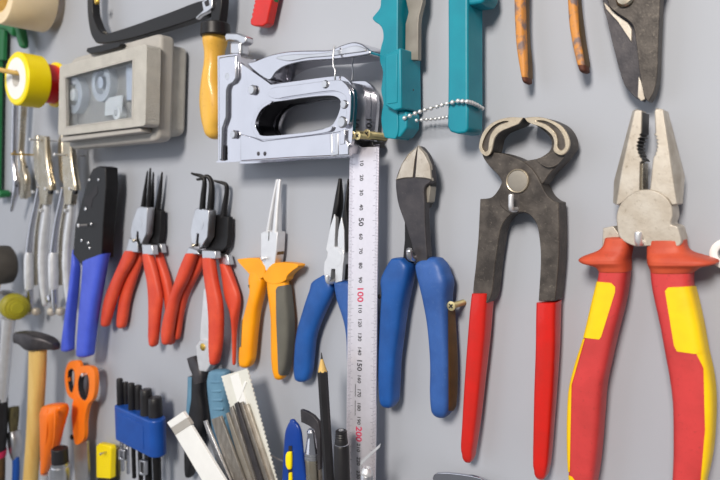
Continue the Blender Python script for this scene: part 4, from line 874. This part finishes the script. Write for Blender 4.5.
t = thing('saw_blade_sleeve', 'saw blade in a white plastic sleeve with toothed edges', 'saw blade', W(262, 530, 30))
pr, pl = [], []
for i in range(48):
    f = i/29; pr += [(247+33*f, 370+125*f), (248.6+33*f, 372+125*f)]; pl += [(221+36*f, 376.5+125*f), (222.4+36*f, 379+125*f)]
plate('sleeve', [(221, 376.4), (246.6, 368.6)] + pr + pl[::-1], 29, 30, 'sleeve', t, .1)
plate('paper_strip', [(230, 376), (238, 373), (262, 460), (254, 463)], 29.8, 30.5, 'paper', t, .1)
plate('fold', [(244.6, 381), (246.2, 382.6), (238.5, 402), (236.5, 402)], 29.8, 30.8, 'paper', t, .1)
files = [([(203, 421.5), (205.4, 420.4), (232, 486), (226, 490)], 46, 'narrow steel needle file, the one next to the white plastic rule'),
         ([(211, 419.5), (220.5, 416), (246, 486), (233, 490)], 43, 'broad flat steel file between two narrow files'),
         ([(225.6, 413.6), (227.8, 412.6), (254, 486), (247, 490)], 40, 'steel file with a slim pointed top beside the broad file'),
         ([(229, 408), (232, 406), (257, 486), (253, 488)], 38.5, 'dark narrow file in front of the toothed sleeve'),
         ([(234, 404), (237, 402), (264, 486), (258, 488)], 37, 'dark square file tip in front of the white paper strip'),
         ([(238.4, 403), (241.6, 402), (270, 486), (264, 488)], 35, 'dark flat file next to the pale file'),
         ([(244, 405), (247, 404), (274.5, 486), (270, 488)], 33, 'pale file lying along the toothed sleeve edge')]
for i, (pts, d, lab) in enumerate(files):
    q = thing('hand_file', lab, 'file', W(pts[2][0], 530, d), 'files standing in the bin')
    m_ = ('satin', 'file', 'dull', 'file', 'gun', 'file', 'bare')[i]
    plate('blade', pts, d-2.2, d, m_, q, .3)
    a = W((pts[2][0]+pts[3][0])/2, 486, d-1.1); b_ = W((pts[2][0]+pts[3][0])/2+36, 590, d-1.1)
    tube('tang', [a, a.lerp(b_, .5), b_], [1.8, 1.6, 1.2], 'satin', q, 8)

t = thing('utility_knife', 'blue utility knife with yellow slider standing upright', 'knife', W(295, 530, 38))
rows = [(421.5, 289.6, 296.2), (425, 287.6, 299.4), (432, 285.2, 302), (445, 283.9, 303.6), (460, 283, 305), (480, 282, 307.6), (520, 281, 312), (590, 282, 314)]
k = loft('body', rows, 38, [1.6, 2, 2.4, 2.8, 3, 3.2, 3.4, 3.4], 'knifeblue', t, n=2.8, cap0=2, cap1=2)
plate('slot', [(288.4, 446), (291.6, 446), (292.4, 505), (287.8, 505)], 40, 41.5, 'ink', k, .2)
loft('slider', [(452.5, 286.6, 292.4), (456, 285.4, 292.8), (464, 285.6, 292.8), (468, 287, 292.4)], 42.0, [1.4, 1.8, 1.8, 1.4], 'brightyellow', t, n=2.6, cap0=1, cap1=1)
loft('slider_tail', [(473, 288.6, 292.6), (478, 288.4, 292.8), (486, 288.4, 292.8)], 41.8, 1.2, 'brightyellow', t, cap0=.5, cap1=.5)

t = thing('scraper_pen', 'steel scribing tool with dark hooked blade between knife and pencil', 'scriber', W(313, 530, 36))
plate('hook_blade', [(300.3, 409.6), (306, 411.6), (313, 416), (318, 422), (320, 432), (320, 470), (317.4, 470), (316.4, 440), (314, 430), (309, 426), (304, 423.5), (301, 422.4)], 36, 39, 'gun', t, .4)
ap = W(311.8, 429, 36)
lathe('cone', ap, (.06, 0, -1), [(0, 2.6), (2, 3.8), (5, 3.4), (7, 3.8), (13, 5.0), (17, 5.8)], 'chrome', t, 24)
lathe('rings', ap, (.06, 0, -1), [(17, 5.8), (17.5, 6.4), (18.6, 6.4), (19, 5.9), (19.8, 5.9), (20.2, 6.5), (21.4, 6.5), (21.8, 6.0)], 'satin', t, 24)
lathe('barrel', ap, (.06, 0, -1), [(21.8, 5.9), (23, 6.1), (110, 6.1), (111, 5)], 'nickel', t, 24)

p0, p1 = W(321.4, 352.6, 38), W(329.2, 480, 38); axp = (p1-p0)
t = thing('pencil', 'sharpened black pencil standing point up', 'pencil', p0 + axp*1.3)
lathe('lead', p0, axp, [(0, .25), (4.5, .85)], 'graphite', t, 12)
lathe('sharpened_wood', p0, axp, [(4.5, .85), (13, 3.2), (13.6, 3.3)], 'palewood', t, 12)
lathe('barrel', p0, axp, [(12.6, 3.1), (13.6, 3.62), (14.2, 3.62), (150, 3.62), (150.5, 3)], 'blackplastic', t, 6, 25)

p0 = W(341.2, 430, 40); axp = Vector((.025, 0, -1)).normalized()
t = thing('black_marker', 'black pen with ribbed cap and thin silver ring in front of the ruler', 'pen', p0 + axp*.095)
lathe('cap', p0, axp, [(.6, 1.6), (0, 2.4), (0, 3.0), (.5, 3.9), (1.4, 4.1), (2.2, 3.8), (3, 4.2), (3.8, 3.9), (4.6, 4.3), (5.4, 4.0), (6.4, 4.4), (9.4, 4.6)], 'blackplastic', t, 32)
lathe('silver_ring', p0, axp, [(9.4, 4.6), (9.5, 4.85), (10.1, 4.85), (10.2, 4.6)], 'chrome', t, 32)
lathe('cap_end_ring', p0, axp, [(.3, 1.2), (-.1, 1.3), (-.1, 1.8), (.3, 1.9)], 'satin', t, 20)
lathe('barrel', p0, axp, [(10.2, 4.7), (11.5, 5.3), (40, 5.6), (105, 5.6), (106, 5)], 'blackplastic', t, 32)

p0 = W(367, 467.6, 44); axp = Vector((-.03, 0, -1)).normalized()
t = thing('craft_scalpel', 'craft scalpel with slanted bright blade in a knurled silver collet', 'scalpel', p0 + axp*.085)
plate('blade', [(380.3, 443.8), (379.6, 447.4), (361.6, 464.4), (360.4, 470), (360.6, 461)], 45.4, 46, 'whitesteel', t, .1)
lathe('collet', p0, axp, [(.8, 1.0), (0, 1.9), (0, 2.4), (1.5, 3.6), (3, 4.0), (3.2, 4.3), (4.4, 4.3)], 'whitesteel', t, 24)
lathe('barrel', p0, axp, [(4.4, 4.1), (5, 4.4), (80, 4.4), (95, 4.2)], 'satin', t, 24)
disc('jaw_hole', 367, 467.4, 60, 1.2, .3, 'ink', t) if False else None
tag(tube('thin_wire', [W(271, 455.5, 20), W(277, 458.6, 20), W(283, 461.6, 20), W(288, 466, 20), W(291, 500, 20)], .7, 'satin'), 'thin bright wire behind the blue utility knife', 'wire')

t = thing('steel_scraper', 'flat bright steel scraper below the pincers', 'scraper', W(455, 560, 8))
plate('blade', [(432.6, 478), (433.6, 475), (437, 473), (447, 472.8), (460, 474.2), (471, 475.8), (480, 478), (488, 482), (492, 540), (437, 545)], 9, 11.5, 'chrome', t, .5)
loft('handle', [(538, 455, 474), (560, 455, 476), (600, 456, 478)], 10, 5, 'wood', t)
t = thing('ring_spanner', 'silver ring spanner beside the red and yellow pliers', 'spanner', W(735, 480, 5))
lathe('ring', W(727, 254, 10), (0, 1, 0), [(0, 4), (-.6, 5), (-.6, 6.4), (0, 7.4), (5, 7.4), (5.6, 6.4), (5.6, 5), (5, 4), (0, 4)], 'paper', t, 32)
plate('shank', [(724, 266), (732, 265), (745, 450), (736, 452)], 5.5, 9, 'satin', t, .6)
nail(727, 247.6, 13, 'nail through the silver ring spanner', 1.2, 1.8)
